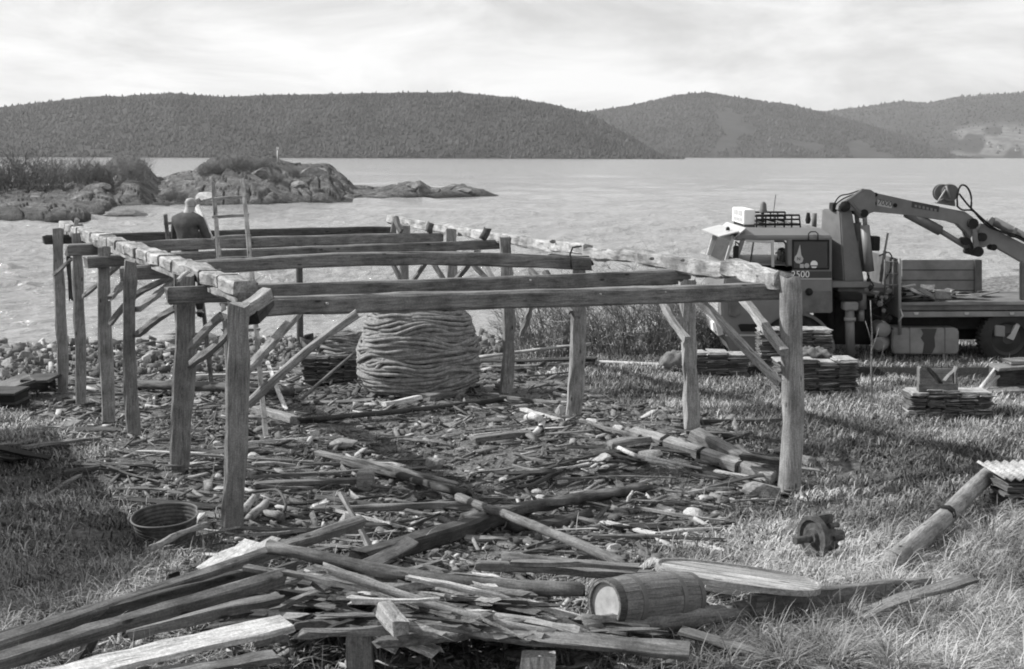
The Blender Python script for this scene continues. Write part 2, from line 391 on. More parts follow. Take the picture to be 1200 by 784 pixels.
def fground(t, b):
    tc = node(t, 'ShaderNodeTexCoord').outputs['Object']
    n = lambda s, d=8, r=.65: node(t, 'ShaderNodeTexNoise', {0: tc, 'Scale': s, 'Detail': d, 'Roughness': r}).outputs[0]
    at = lambda k: node(t, 'ShaderNodeAttribute', attribute_name=k).outputs['Fac']
    grass = mul(t, ramp(t, n(14), [(.32, .06), (.5, .13), (.7, .25)]), ramp(t, n(.9, 5), [(.38, .4), (.55, 1.0), (.68, 1.3)]))
    soil = mul(t, ramp(t, n(22), [(.35, .11), (.52, .18), (.72, .32)]), ramp(t, n(1.6, 4), [(.35, .6), (.62, 1.2)]))
    v = node(t, 'ShaderNodeTexVoronoi', {0: tc, 'Scale': 7.0}); vc = node(t, 'ShaderNodeRGBToBW', {0: v.outputs['Color']}).outputs[0]
    beach = mul(t, ramp(t, vc, [(.1, .13), (.9, .40)]), ramp(t, v.outputs['Distance'], [(.3, 1), (.7, .35)]))
    mixf = lambda f, a, c: node(t, 'ShaderNodeMix', {0: f, 2: a, 3: c}, data_type='FLOAT').outputs[0]
    c = mixf(at('litter'), grass, soil); c = mixf(at('beach'), c, beach); c = mixf(at('soil'), c, .025)
    t.links.new(c, b.inputs[0]); bump(t, b, add(t, n(14), mul(t, n(60), .7)), 1.0, .06)
GROUND = kind(obj('ground', me, mat('ground_grass_soil_pebbles', fground, .95), smooth=True), 'structure')

# ------------------------------------------------------------------ water
def fwater(t, b):
    b.inputs['Base Color'].default_value = g(.26); b.inputs['Roughness'].default_value = .12; b.inputs['IOR'].default_value = 1.45
    b.inputs['Specular IOR Level'].default_value = .5
    tc = node(t, 'ShaderNodeTexCoord').outputs['Object']
    a = node(t, 'ShaderNodeTexNoise', {0: node(t, 'ShaderNodeMapping', {0: tc, 'Scale': (.9, 1.0, 1)}).outputs[0], 'Scale': 1.6, 'Detail': 5, 'Roughness': .6, 'Distortion': .6}).outputs[0]
    f_ = lambda sx, s, d: node(t, 'ShaderNodeTexNoise', {0: node(t, 'ShaderNodeMapping', {0: tc, 'Scale': (sx, 1.0, 1)}).outputs[0], 'Scale': s, 'Detail': d, 'Roughness': .55}).outputs[0]
    c = add(t, add(t, mul(t, f_(2.2, .28, 3), .5), mul(t, f_(2.6, .09, 3), 1.0)), mul(t, f_(3.0, .025, 2), 3.0))
    d = node(t, 'ShaderNodeTexNoise', {0: node(t, 'ShaderNodeMapping', {0: tc, 'Scale': (.25, 1.0, 1)}).outputs[0], 'Scale': .03, 'Detail': 4}).outputs[0]
    h = add(t, mul(t, a, .6), c); amp = ramp(t, d, [(.35, .5), (.6, 1.0)])
    bump(t, b, mul(t, h, amp), .75, 1.0)
dpy = np.r_[np.arange(1.0, 3, .25), np.arange(3, 235, .45)]; wr = 5.2 * F / dpy; wu = np.linspace(-.46, .46, 560)
U_, R_w = np.meshgrid(wu, wr); sp_ = np.gradient(wr)[:, None] * -1 + 0 * U_; WX = U_ * R_w; WZ = 0 * WX
for k_, lam in enumerate([.62, 1.05, 1.8, 3.4, 8, 20, 50]):
    WZ += lam * [.24, .27, .28, .16 * sm(45, 75, R_w), .08 * sm(90, 170, R_w), .05 * sm(220, 400, R_w), .03 * sm(500, 900, R_w)][k_] * fbm(WX / lam * 1.0, (R_w + .1 * WX) / lam, 200 + k_ * 7, 2) * (1 - sm(.3, .65, sp_ / lam)) * (1 - sm(600, 3000, R_w) * .7)
WZ *= sm(-.46, -.45, U_) * (1 - sm(.45, .46, U_)); WZ *= .45 + .55 * sm(36, 60, R_w)
ix = np.arange(WZ.size).reshape(WZ.shape)
me = fast('sea_water', np.r_[np.c_[WX.ravel(), R_w.ravel(), WZ.ravel()], [(-9000, 14, -.06), (9000, 14, -.06), (9000, 9000, -.06), (-9000, 9000, -.06)]],
          [np.c_[ix[1:, :-1].ravel(), ix[1:, 1:].ravel(), ix[:-1, 1:].ravel(), ix[:-1, :-1].ravel()], np.array([[WZ.size, WZ.size + 1, WZ.size + 2, WZ.size + 3]])])
# the water lies level at z = 0 and is hidden by the land where that is higher
kind(obj('sea_water', me, mat('rippled_water', fwater), smooth=True), 'structure')

# ------------------------------------------------------------------ far hills with forest
def fhill(t, b):
    tc = node(t, 'ShaderNodeTexCoord').outputs['Object']
    n = lambda s, d=6: node(t, 'ShaderNodeTexNoise', {0: tc, 'Scale': s, 'Detail': d, 'Roughness': .6}).outputs[0]
    c = ramp(t, n(.02), [(.35, .018), (.65, .04)])
    f = node(t, 'ShaderNodeAttribute', attribute_name='field').outputs['Fac']
    c = node(t, 'ShaderNodeMix', {0: f, 2: c, 3: ramp(t, n(.03), [(.4, .09), (.6, .18)])}, data_type='FLOAT').outputs[0]
    t.links.new(c, b.inputs[0])
HM = mat('hillside', fhill, .95)
def ftree(t, b):
    a = node(t, 'ShaderNodeAttribute', attribute_name='tint').outputs['Fac']
    t.links.new(mul(t, a, .046), b.inputs[0])
TM = mat('forest_foliage', ftree, .95)
hills = [
 (1900, 520, [(-500, 150), (-200, 140), (0, 129), (60, 122), (110, 116), (150, 115), (205, 111), (260, 116), (330, 113), (400, 112), (480, 110), (540, 110), (600, 115), (650, 124), (690, 134), (735, 158), (775, 181), (800, 190)], 38000, 4.2),
 (3300, 900, [(540, 150), (600, 140), (690, 131), (740, 123), (790, 112), (825, 109), (870, 116), (920, 122), (958, 131), (1000, 142), (1060, 158), (1120, 184), (1150, 190)], 20000, 5.0),
 (4300, 1400, [(820, 150), (900, 140), (960, 130), (1010, 124), (1050, 118), (1080, 120), (1120, 112), (1160, 108), (1200, 106), (1300, 100), (1450, 108), (1700, 125)], 14000, 5.6)]
for hi, (D, dep, prof, nt_, th) in enumerate(hills):
    pxs = np.linspace(prof[0][0], prof[-1][0], 420); top = np.interp(pxs, [p[0] for p in prof], [p[1] for p in prof])
    vv = np.r_[np.linspace(0, 1, 46), np.linspace(1.1, 2.2, 8)]
    PX, VV = np.meshgrid(pxs, vv); TOP = np.tile(top, (len(vv), 1))
    def hill_z(px, v, tp, D=D, dep=dep, hi=hi, th=th):
        r = D + dep * v; crest = D + dep
        Hc = 5.2 + (180.5 - tp) / F * crest - th * .8
        s = np.where(v < 1, 1 - (1 - v) ** 1.7, 1 - .55 * (v - 1) ** 1.4)
        z = Hc * s + Hc * .13 * fbm(px * .012, v * 3.0, 50 + hi, 4) * np.sin(np.clip(v, 0, 1) * pi)
        return np.where(v <= 0, -3, z), r
    Z, Rr = hill_z(PX, VV, TOP); X = (PX - 600) / F * Rr
    fld = np.zeros_like(Z)
    if hi == 2: fld = sm(.12, .3, fbm(PX * .05, VV * 9, 77, 2) + .25) * sm(1090, 1130, PX) * (1 - sm(.22, .34, VV)) * sm(0, .03, VV)
    if hi > 0: fld = np.maximum(fld, .08 * sm(.06, .3, fbm(PX * .02, VV * 4, 79, 3)))
    ix = np.arange(Z.size).reshape(Z.shape)
    me = fast('hill', np.c_[X.ravel(), Rr.ravel(), Z.ravel()], [np.c_[ix[:-1, :-1].ravel(), ix[:-1, 1:].ravel(), ix[1:, 1:].ravel(), ix[1:, :-1].ravel()]])
    attr(me, 'field', fld.ravel()); kind(obj('hill', me, HM, smooth=True), 'structure')
    # trees: small irregular crowns
    tp = rng.uniform(pxs[0], pxs[-1], nt_); tv = rng.uniform(0.005, 1, nt_) ** 1.0
    k = int(nt_ * .12); tv[:k] = rng.uniform(.96, 1.03, k)
    tt = np.interp(tp, pxs, top); tz, tr = hill_z(tp, tv, tt)
    keep = np.ones(nt_, bool)
    if hi > 0:
        f2 = .0 + fbm(tp * .02, tv * 4, 79, 3); keep &= f2 < .2
    if hi == 2: keep &= ~((tp > 1110) & (tv < .3) & (rng.random(nt_) < .8)); keep &= ~((tp > 1120) & (tv > .8) & (rng.random(nt_) < .8))
    tp, tv, tz, tr = tp[keep], tv[keep], tz[keep], tr[keep]; n = len(tp); tx = (tp - 600) / F * tr
    hgt = th * rng.uniform(.45, 1.3, n) * np.where(rng.random(n) < .06, 1.6, 1) * (D / 1900) ** .35; rad = hgt * rng.uniform(.28, .55, n)
    ang = np.arange(5) * 2 * pi / 5
    base = np.zeros((n, 6, 3)); rot = rng.uniform(0, 6, n)[:, None]
    base[:, :5, 0] = tx[:, None] + rad[:, None] * np.cos(ang + rot) * rng.uniform(.7, 1.3, (n, 5)); base[:, :5, 1] = tr[:, None] + rad[:, None] * np.sin(ang + rot)
    base[:, :5, 2] = (tz + hgt * .25)[:, None] + rng.uniform(-.15, .15, (n, 5)) * hgt[:, None]
    base[:, 5] = np.c_[tx + rng.uniform(-.2, .2, n) * rad, tr, tz + hgt]
    base[:, :5, 2] -= hgt[:, None] * .2
    VV_ = base; o0 = (np.arange(n) * 6)[:, None]
    tri = np.concatenate([o0 + np.array([[i, (i + 1) % 5, 5]]) for i in range(5)], 0)
    me = fast('forest', VV_.reshape(-1, 3), [tri]); attr(me, 'tint', np.repeat(rng.uniform(.3, 1.25, n) ** 1.3 * np.clip(1 + 1.6 * fbm(tp * .03, tv * 7, 85 + hi, 4), .4, 1.8), 6))
    o = kind(obj('forest', me, TM), 'stuff')
    tag(o, ['dark pine forest covering the nearest ridge across the water', 'paler forest on the middle hill behind the nearest ridge', 'thin forest on the most distant hill at the right'][hi], 'forest')
# a few farmhouses on the far right shore and light shore rocks
for px, v, s, lb in [(1153, .10, 9, 'left'), (1166, .07, 12, 'middle'), (1186, .05, 10, 'right')]:
    r = 4300 + 1400 * v; z, _ = hill_z(np.array([float(px)]), np.array([v]), np.array([108.0])); x = (px - 600) / F * r; z = float(z[0])
    t = tag(empty('farmhouse', (x, r, z)), f'tiny pale farmhouse on the distant right shore, {lb} one of three', 'house', 'farmhouses on the far shore')
    box('wall', (x - s / 2, r - 4, z - 2), (x + s / 2, r + 4, z + 5), M['paint_lt'], t, 0)
    prism('roof', [(x - s / 2 - .5, z + 5.02), (x + s / 2 + .5, z + 5.02), (x + s / 2 - 2, z + 8), (x - s / 2 + 2, z + 8)], r - 4.5, 9, M['steel'], t, 0, world=True)

# ------------------------------------------------------------------ rocky headland and spit in the middle distance
fl = np.array([[-260, 262], [-100, 262], [0, 261], [60, 262], [100, 260], [122, 251], [135, 244], [200, 241], [300, 240], [420, 235], [500, 231], [560, 228.5], [585, 228], [600, 228]])
tl = np.array([[-260, 196], [-60, 200], [0, 212], [60, 213], [100, 208], [128, 190], [140, 184], [165, 184], [175, 195], [186, 206], [205, 201], [228, 201], [240, 192], [252, 182], [280, 178.5], [310, 181], [335, 187], [345, 190], [362, 190], [385, 191], [402, 203], [415, 215], [440, 218], [468, 213], [492, 209], [505, 218], [540, 215], [562, 218], [580, 225], [600, 229]])
PXI = np.linspace(-260, 598, 780); tv = np.linspace(0, 1, 90)
PX, TV = np.meshgrid(PXI, tv)
yf = np.interp(PX, fl[:, 0], fl[:, 1]); yt = np.interp(PX, tl[:, 0], tl[:, 1])
D0 = 5.2 * F / (yf - 180.3); DD = np.where(PX < 120, 62, 34) + 0 * PX; DD = np.interp(PX, [-260, 80, 140, 400, 450, 600], [62, 60, 40, 30, 14, 5])
DY = D0 + DD * (TV * 1.55); DC = D0 + DD
zc = 5.2 - (yt - 180.3) / F * DC
s = np.where(TV < .645, sm(0, 1, TV / .645) ** .38, 1 - sm(0, 1, (TV - .645) / .355) * 1.3)
# front ledge of the left rocks
led = np.interp(PX, [-260, 90, 128], [1, 1, 0]) * sm(0.0, .03, TV) * 1.05
XI = (PX - 600) / F * DY
Zi = np.maximum(zc * s, 0) * (1 - np.exp(-TV * 40)) 
wb_ = sm(95, 165, PX); Zi = np.where(TV < .645, wb_ * Zi + (1 - wb_) * np.maximum(led * (1 + .3 * fbm(XI * .4, DY * .2, 4)), Zi * sm(.1, .5, TV)), Zi)
# cracked slabs: voronoi cells in a sheared frame
vp = rng.uniform([XI.min(), DY.min()], [XI.max(), DY.max()], (1500, 2)); u = XI * 1.0 + DY * .25; w_ = DY * .42
vpu = vp[:, 0] + vp[:, 1] * .25; vpw = vp[:, 1] * .42
# restrict to a grid search for speed
f1 = np.full(XI.shape, 1e9); f2 = np.full(XI.shape, 1e9); cid = np.zeros(XI.shape, int)
for i in range(len(vp)):
    cx, cw = vpu[i], vpw[i]; m_ = (np.abs(u - cx) < 9) & (np.abs(w_ - cw) < 7)
    if not m_.any(): continue
    d = np.hypot(u[m_] - cx, (w_[m_] - cw) * 1.3); a = f1[m_]; b = f2[m_]; nearer = d < a
    f2[m_] = np.where(nearer, a, np.minimum(b, d)); f1[m_] = np.where(nearer, d, a); ci = cid[m_]; ci[nearer] = i; cid[m_] = ci
edge = np.clip((f2 - f1) / .22, 0, 1); lift = h2(cid, cid * 0, 3) - .5
rk = np.clip(Zi, 0, 1.2) / 1.2
Zi = Zi + rk * (lift * .28 + (h2(cid, cid * 0, 5) - .5) * .3 * (u - vpu[cid]) + (h2(cid, cid * 0, 6) - .3) * .3 * (w_ - vpw[cid]) + (edge - 1) * .4 + .35 * fbm(XI * .5, DY * .3, 60, 4))
Zi = Zi + sm(120, 180, PX) * rk * 1.0 * fbm(XI * .28, DY * .2, 63, 3) * np.where(PX < 415, 1, .3)
Zi = np.where(TV <= 0, -.6, Zi) - .12; Zi = np.where(TV > .97, -1, Zi)
ix = np.arange(Zi.size).reshape(Zi.shape)
me = fast('rocky_headland', np.c_[XI.ravel(), DY.ravel(), Zi.ravel()], [np.c_[ix[:-1, :-1].ravel(), ix[:-1, 1:].ravel(), ix[1:, 1:].ravel(), ix[1:, :-1].ravel()]])
attr(me, 'crack', (1 - edge).ravel() * rk.ravel()); attr(me, 'zz', Zi.ravel())
veg = sm(.0, .16, fbm(XI * .13, DY * .12, 66, 3) + .5 * sm(2.7, 4.4, Zi) - .10)
attr(me, 'veg', veg.ravel())
def frock(t, b):
    tc = node(t, 'ShaderNodeTexCoord').outputs['Object']
    n = lambda s, d=8: node(t, 'ShaderNodeTexNoise', {0: tc, 'Scale': s, 'Detail': d, 'Roughness': .65}).outputs[0]
    at = lambda k: node(t, 'ShaderNodeAttribute', attribute_name=k).outputs['Fac']
    c = mul(t, ramp(t, n(.6), [(.35, .08), (.55, .17), (.7, .33)]), ramp(t, n(3.5), [(.3, .55), (.5, 1.0), (.7, 1.45)]))
    c = mul(t, c, ramp(t, at('crack'), [(.55, 1), (.9, .35)]))
    v = ramp(t, n(1.2), [(.35, .05), (.65, .14)])
    c = node(t, 'ShaderNodeMix', {0: at('veg'), 2: c, 3: v}, data_type='FLOAT').outputs[0]
    # dark tide mark just above the water
    c = mul(t, c, ramp(t, add(t, at('zz'), mul(t, n(.4), .3)), [(.30, .38), (.75, 1)]))
    t.links.new(c, b.inputs[0]); bump(t, b, add(t, n(1.6), mul(t, n(6), .5)), 1, .7)
kind(obj('rocky_headland', me, mat('cracked_shore_rock', frock, .9)), 'structure')
RKM = [rock_mesh(i, 2) for i in range(8)]
for m_ in RKM: m_.materials.append(M['rock'])
RKP = [rock_mesh(20 + i, 2) for i in range(5)]
for m_ in RKP: m_.materials.append(M['rock_pale'])
def rock(p, sx, sy, sz_, label, cat='stone', group=None, pale=False, sink=.25, name='stone', rz=None):
    me = random.choice(RKP if pale else RKM); o = link(bpy.data.objects.new(name, me))
    put(o, Matrix.Translation(Vector(p) + Vector((0, 0, sz_ * (1 - 2 * sink)))) @ Matrix.Rotation(random.uniform(0, 6) if rz is None else rz, 4, 'Z') @ Matrix.Diagonal((sx, sy, sz_, 1)))
    tag(o, label, cat, group); return o
def surfI(px, py):   # a point on the headland seen at that pixel
    d = ray(px, py); j = int(np.argmin(abs(PXI - px))); zz = CAM.z + d.z * DY[:, j]; k = np.argmax(zz < Zi[:, j]); k = k if zz[k] < Zi[k, j] else 20
    return CAM + d * float(DY[k, j])
for px, py, w, h, pale, lb in [(240, 231, 30, 9, True, 'pale smooth boulder at the waterline left of the rocky mound'), (150, 205, 30, 17, False, 'dark upright outcrop at the right end of the bushy headland'),
                      (370, 205, 34, 15, False, 'rounded grey knoll at the right end of the rocky mound'), (350, 218, 30, 9, False, 'low grey boulder at the foot of the rocky mound'),
                      (486, 219, 20, 8, False, 'pointed rock standing up along the low spit'), (18, 222, 16, 5, True, 'pale flat rock on the ledges at the left edge of the picture'), (118, 218, 22, 6, False, 'tilted slab in the middle of the cracked ledges'),
                      (308, 205, 30, 16, False, 'broken crag in the middle of the rocky mound'), (545, 224, 20, 5, False, 'low dark rock near the tip of the spit')]:
    p = surfI(px, py); q = p.y / F
    rock(p, w * q * .6, w * q * .5, h * q * .9, lb, 'boulder', None, pale, .6, 'boulder', rz=random.uniform(-.4, .4))
p = atZ(145, 252.5, 0); rock(p, 2.2, 1.2, .5, 'low dark rock lying off the left ledges, surrounded by water', 'boulder', None, False, .42, 'boulder', rz=0)
t = tag(empty('navigation_mark', surfI(325, 190)), 'small white navigation mark standing on top of the rocky mound', 'sea mark')
p = surfI(325, 190); tube('pole', [p, atY(325, 176, p.y)], .05, M['white'], t); box('board', atY(323.8, 175, p.y) + Vector((0, -.1, 0)), atY(326.6, 172.3, p.y) + Vector((0, .1, 0)), M['white'], t, 0)
# ------------------------------------------------------------------ the stripped frame of the shed
fr = tag(empty('shed_frame', (-1.0, 18, 1.6)), 'bare weathered timber frame of a stripped boat shed standing on rough posts', 'shed frame')
for i, (a, b, w) in enumerate(LP):
    lift = .0 if i < 5 else -.06
    beam('post', b - Vector((0, 0, .25)), a + Vector((0, 0, lift)), w * .88, w * .84, M['post'], fr, roll=.12, n=9, rough=.011, split=.02, seed=i + 1, bend=(.015 * (-1) ** i, .01))
for i, (a, b, w) in enumerate(RP):
    beam('post', b - Vector((0, 0, .25)), a + Vector((0, 0, -.02 if i in (0, 3, 4, 5) else -.2)), w, w * .9, M['post'], fr, roll=.1, n=10, rough=.012 + .006 * (i == 3), rnd=(i == 0), seed=20 + i, bend=(.02, 0))
# wall plates
pl0 = atZ(289, 344, ZP - .10); pl1 = atZ(76, 267, ZP - .10)
dirL = (pl1 - pl0).normalized(); Lp = (pl1 - pl0).length
me = None
lower = beam('wall_plate', pl0 + Vector((0, 0, -.03)), pl1 + Vector((0, 0, -.03)), .205, .12, M['plate'], fr, n=26, rough=.009, seed=5)
# notched top: the blocks left standing between the rafter seats
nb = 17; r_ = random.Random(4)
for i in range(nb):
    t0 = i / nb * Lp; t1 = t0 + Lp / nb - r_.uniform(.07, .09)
    beam('slot_shade', pl0 + dirL * (t1 - .005) + Vector((0, 0, .036)), pl0 + dirL * (t1 + .10) + Vector((0, 0, .036)), .215, .014, M['black'], fr, n=1, rough=.001, split=0)  # thin black strip on each slot floor, its colour standing in for shade
    beam('plate_block', pl0 + dirL * t0 + Vector((0, 0, .045)), pl0 + dirL * t1 + Vector((0, 0, .045 + r_.uniform(-.008, .008))), .235 + r_.uniform(-.015, .015), .145, M['plate'], fr, n=3, rough=.007, split=.012, seed=100 + i)
q0 = atZ(921, 327, ZP - .09); q1 = atZ(461, 259, ZP - .09); qd = (q1 - q0)
pts = [q0, atZ(858, 316, ZP - .08), atZ(760, 304.5, ZP - .09), atZ(690, 295, ZP - .09), atZ(600, 279, ZP - .09), q1]
for i in range(5):
    a, b = pts[i], pts[i + 1]; d = (b - a).normalized()
    beam('wall_plate', a, b + d * .03, .22 if i < 2 else .18, .19 if i < 2 else .15, M['plate'], fr, n=9, rough=.017, split=.02, seed=60 + i, roll=.06)
for px, py, s in [(764, 303, .035), (648, 283, .05), (800, 305, .03)]:
    p = atZ(px, py, ZP + .02); o = obj('knot', RKM[3].copy(), M['log'], fr, Matrix.Translation(p) @ Matrix.Diagonal((s, s * .7, s * .6, 1)))
# tie beams, near one first
ZT = 3.83
ties = [((302, 350), (918, 330), .18, .18, (0, 0), 'tie'), ((196, 338), (806, 314.5), .15, .175, (0, .0), 'tie'), ((142, 312), (693, 303), .15, .17, (0, .13), 'tie'),
        ((101, 300), (587, 281), .15, .15, (0, 0), 'tie'), ((78, 287), (517, 271.5), .14, .17, (0, .01), 'tie'), ((52, 275), (463, 266), .14, .15, (0, .01), 'dark')]
TIE = []
for i, (a, b, w, h, bd, m) in enumerate(ties):
    pa = atZ(a[0], a[1], ZT + h * .0); pb = atZ(b[0], b[1], ZT)
    pa.z -= h / 2; pb.z -= h / 2; TIE.append((pa, pb))
    beam('tie_beam', pa, pb, w, h, M[m], fr, n=16, rough=.007, bend=bd, seed=200 + i)
for k, (i, t) in enumerate([(0, .12), (1, .08), (1, .12), (2, .14), (2, .2), (3, .11), (0, .62), (1, .66), (0, .75)]):
    a, b = TIE[i]; p = a.lerp(b, t) + Vector((.0, -.085, .03)); tube('wooden_peg', [p, p + Vector((-.01, -.03, 0))], .013, M['pale'], fr, k=6)
# end post head pieces at the near left corner and square beam end
beam('plate_end', atY(268, 373, 12.55), atY(313, 346, 12.85), .16, .11, M['post'], fr, n=3, seed=9)
beam('beam_end', atY(292, 372, 12.7), atY(312, 350, 13.1), .17, .16, M['dark'], fr, n=2, seed=10)
beam('wedge', atY(207, 328, 14.4), atY(221, 319, 14.6), .03, .03, M['pale'], fr, n=2)
beam('post_head', atY(461, 272, 25.2), atY(464, 255, 25.2), .10, .12, M['post'], fr, n=2); beam('post_head', atY(470, 271, 25.0), atY(463, 256, 25.1), .07, .10, M['post'], fr, n=2)
beam('post_head', atY(502, 272, 24.1), atY(505, 261, 24.1), .13, .12, M['log'], fr, n=2, rnd=True); beam('post_head', atY(566, 280, 22), atY(571, 268, 22), .14, .12, M['log'], fr, n=2, rnd=True)
beam('post_head', atY(645, 303, 18.9), atY(692, 306, 19.3), .14, .14, M['dark'], fr, n=3, rnd=True); beam('post_head', atY(88, 270, 23.8), atY(90, 257, 23.8), .06, .08, M['post'], fr, n=2)
# braces (photo pixel, distance) -> (photo pixel, distance)
br = [((291, 476), 13.0, (420, 366), 13.25, .085, .07, 'post', (0, .05)), ((284, 438), 12.9, (352, 366), 14.9, .085, .07, 'post', (0, .0)),
      ((912, 448), 14.8, (812, 348), 15.4, .10, .07, 'post', (0, .03)), ((919, 412), 14.95, (868, 348), 15.9, .10, .07, 'post', (0, .0)),
      ((98, 347), 22.3, (140, 310), 21.6, .08, .06, 'post', (0, 0)), ((129, 350), 19.0, (152, 322), 19.4, .08, .06, 'post', (0, 0)), ((128, 380), 18.9, (206, 325), 18.6, .09, .07, 'grey', (0, .12)),
      ((161, 364), 16.9, (202, 330), 17.6, .08, .06, 'post', (0, 0)), ((160, 392), 16.8, (206, 360), 16.3, .08, .07, 'post', (0, 0)), ((222, 408), 14.9, (262, 368), 14.6, .09, .07, 'post', (0, 0)),
      ((222, 430), 14.9, (270, 384), 14.2, .08, .07, 'post', (0, -.03)), ((804, 400), 16.0, (774, 350), 16.7, .08, .07, 'post', (0, 0)), ((793, 386), 16.3, (801, 397), 16.2, .10, .09, 'dark', (0, 0)),
      ((676, 372), 18.9, (640, 318), 19.4, .08, .06, 'tie', (0, 0)), ((669, 366), 18.9, (622, 316), 20.0, .08, .06, 'tie', (0, 0)), ((595, 352), 21.5, (545, 300), 21.9, .08, .06, 'tie', (0, 0)), ((590, 345), 21.5, (560, 300), 22.6, .08, .06, 'tie', (0, 0)),
      ((530, 342), 23.7, (495, 290), 24.0, .08, .06, 'tie', (0, 0)), ((526, 342), 23.7, (560, 293), 22.6, .08, .06, 'tie', (0, 0)), ((474, 336), 25.2, (446, 284), 25.4, .08, .06, 'tie', (0, 0)), ((476, 342), 25.2, (512, 288), 24.2, .08, .06, 'tie', (0, 0)),
      ((82, 352), 24.2, (80, 272), 24.4, .06, .05, 'dark', (0, 0)), ((63, 322), 23.9, (84, 304), 23.6, .05, .05, 'post', (0, 0)), ((612, 392), 21.0, (624, 352), 20.6, .07, .06, 'tie', (0, 0))]
for i, (a, ya, b, yb, w, h, m, bd) in enumerate(br): beam('brace', atY(*a, ya), atY(*b, yb), w, h, M[m], fr, n=7, rough=.007, bend=bd, seed=300 + i)
tube('iron_hook', [atY(670, 316, 18.8), atY(668, 298, 18.8), atY(671, 290, 18.8), atY(681, 288.5, 18.9)], .014, M['iron'], fr, k=6)
tube('iron_nail', [atY(206, 337, 14.7), atY(205, 321, 14.7)], .01, M['iron'], fr, k=5)

tag(beam('mooring_pole', G(351, 404) - Vector((0, 0, .3)), atY(351, 284, G(351, 404).y), .18, .18, M['dark'], rnd=True, n=6), 'dark upright pole standing on the shore beyond the frame', 'pole')

# ------------------------------------------------------------------ ladders
def ladder(label, bl, brt, tl, tr, rungs, r=.032, group=None):
    c = (bl + brt) / 2; t = tag(empty('ladder', c), label, 'ladder')
    beam('rail', bl, tl, r * 2, r * 1.5, M['grey'], t, n=5, rough=.004); beam('rail', brt, tr, r * 2, r * 1.5, M['grey'], t, n=5, rough=.004)
    for f in rungs: beam('rung', bl.lerp(tl, f) - Vector((.03, .01, 0)), brt.lerp(tr, f) + Vector((.03, -.01, 0)), .035, .045, M['post'], t, n=2, rough=.003)
    return t
a = G(273, 509); b = G(312, 511); Yt = 20.55
ladder('tall grey wooden ladder leaning against the third beam, its top rungs against the water', a, b, atY(250, 214, Yt), atY(284, 211, Yt), [.06, .16, .27, .38, .48, .57, .665, .755, .845, .925])
a = G(218, 462); b = G(249, 464)
ladder('short ladder that the man stands on, its top showing left of him', a, b, atY(193.5, 252, 24.2), atY(226, 252, 24.2), [.10, .22, .34, .46, .58, .70, .82, .955])

# ------------------------------------------------------------------ people
def skin_graph(name, joints, edges, m, parent, Mx, sub=2):
    me = bpy.data.meshes.new(name); ks = list(joints); id_ = {k: i for i, k in enumerate(ks)}
    me.from_pydata([joints[k][0] for k in ks], [(id_[a], id_[b]) for a, b in edges], [])
    o = obj(name, me, m, parent, Mx)
    md = o.modifiers.new('skin', 'SKIN'); md.use_smooth_shade = True
    for k in ks:
        s = me.skin_vertices[0].data[id_[k]]; r = joints[k][1]; s.radius = r if isinstance(r, tuple) else (r, r); s.use_root = (k == ks[0])
    if sub:
        sb = o.modifiers.new('sub', 'SUBSURF'); sb.levels = sub; sb.render_levels = sub
    return o
def hand(J, E, wrist, base, d, side, curl, pre):
    """palm and five fingers from wrist; d = pointing direction, side = across the palm, curl = bending direction"""
    d = Vector(d).normalized(); side = Vector(side).normalized(); curl = Vector(curl).normalized(); w = Vector(base)
    J[pre + 'palm'] = (w + d * .05, (.038, .018)); E.append((wrist, pre + 'palm'))
    for k, (o, l) in enumerate([(-.03, .072), (-.010, .082), (.010, .076), (.03, .060)]):
        a = w + d * .088 + side * o; b = a + d * l * .55 + curl * l * .25; c = b + d * l * .2 + curl * l * .45
        for n_, p, r in ((f'{pre}f{k}a', a, .0095), (f'{pre}f{k}b', b, .0085), (f'{pre}f{k}c', c, .007)): J[n_] = (p, r)
        E.extend([(pre + 'palm', f'{pre}f{k}a'), (f'{pre}f{k}a', f'{pre}f{k}b'), (f'{pre}f{k}b', f'{pre}f{k}c')])
    a = w + d * .035 - side * .045; b = a + d * .04 - side * .015 + curl * .02
    J[pre + 'ta'] = (a, .011); J[pre + 'tb'] = (b, .009); E.extend([(pre + 'palm', pre + 'ta'), (pre + 'ta', pre + 'tb')])
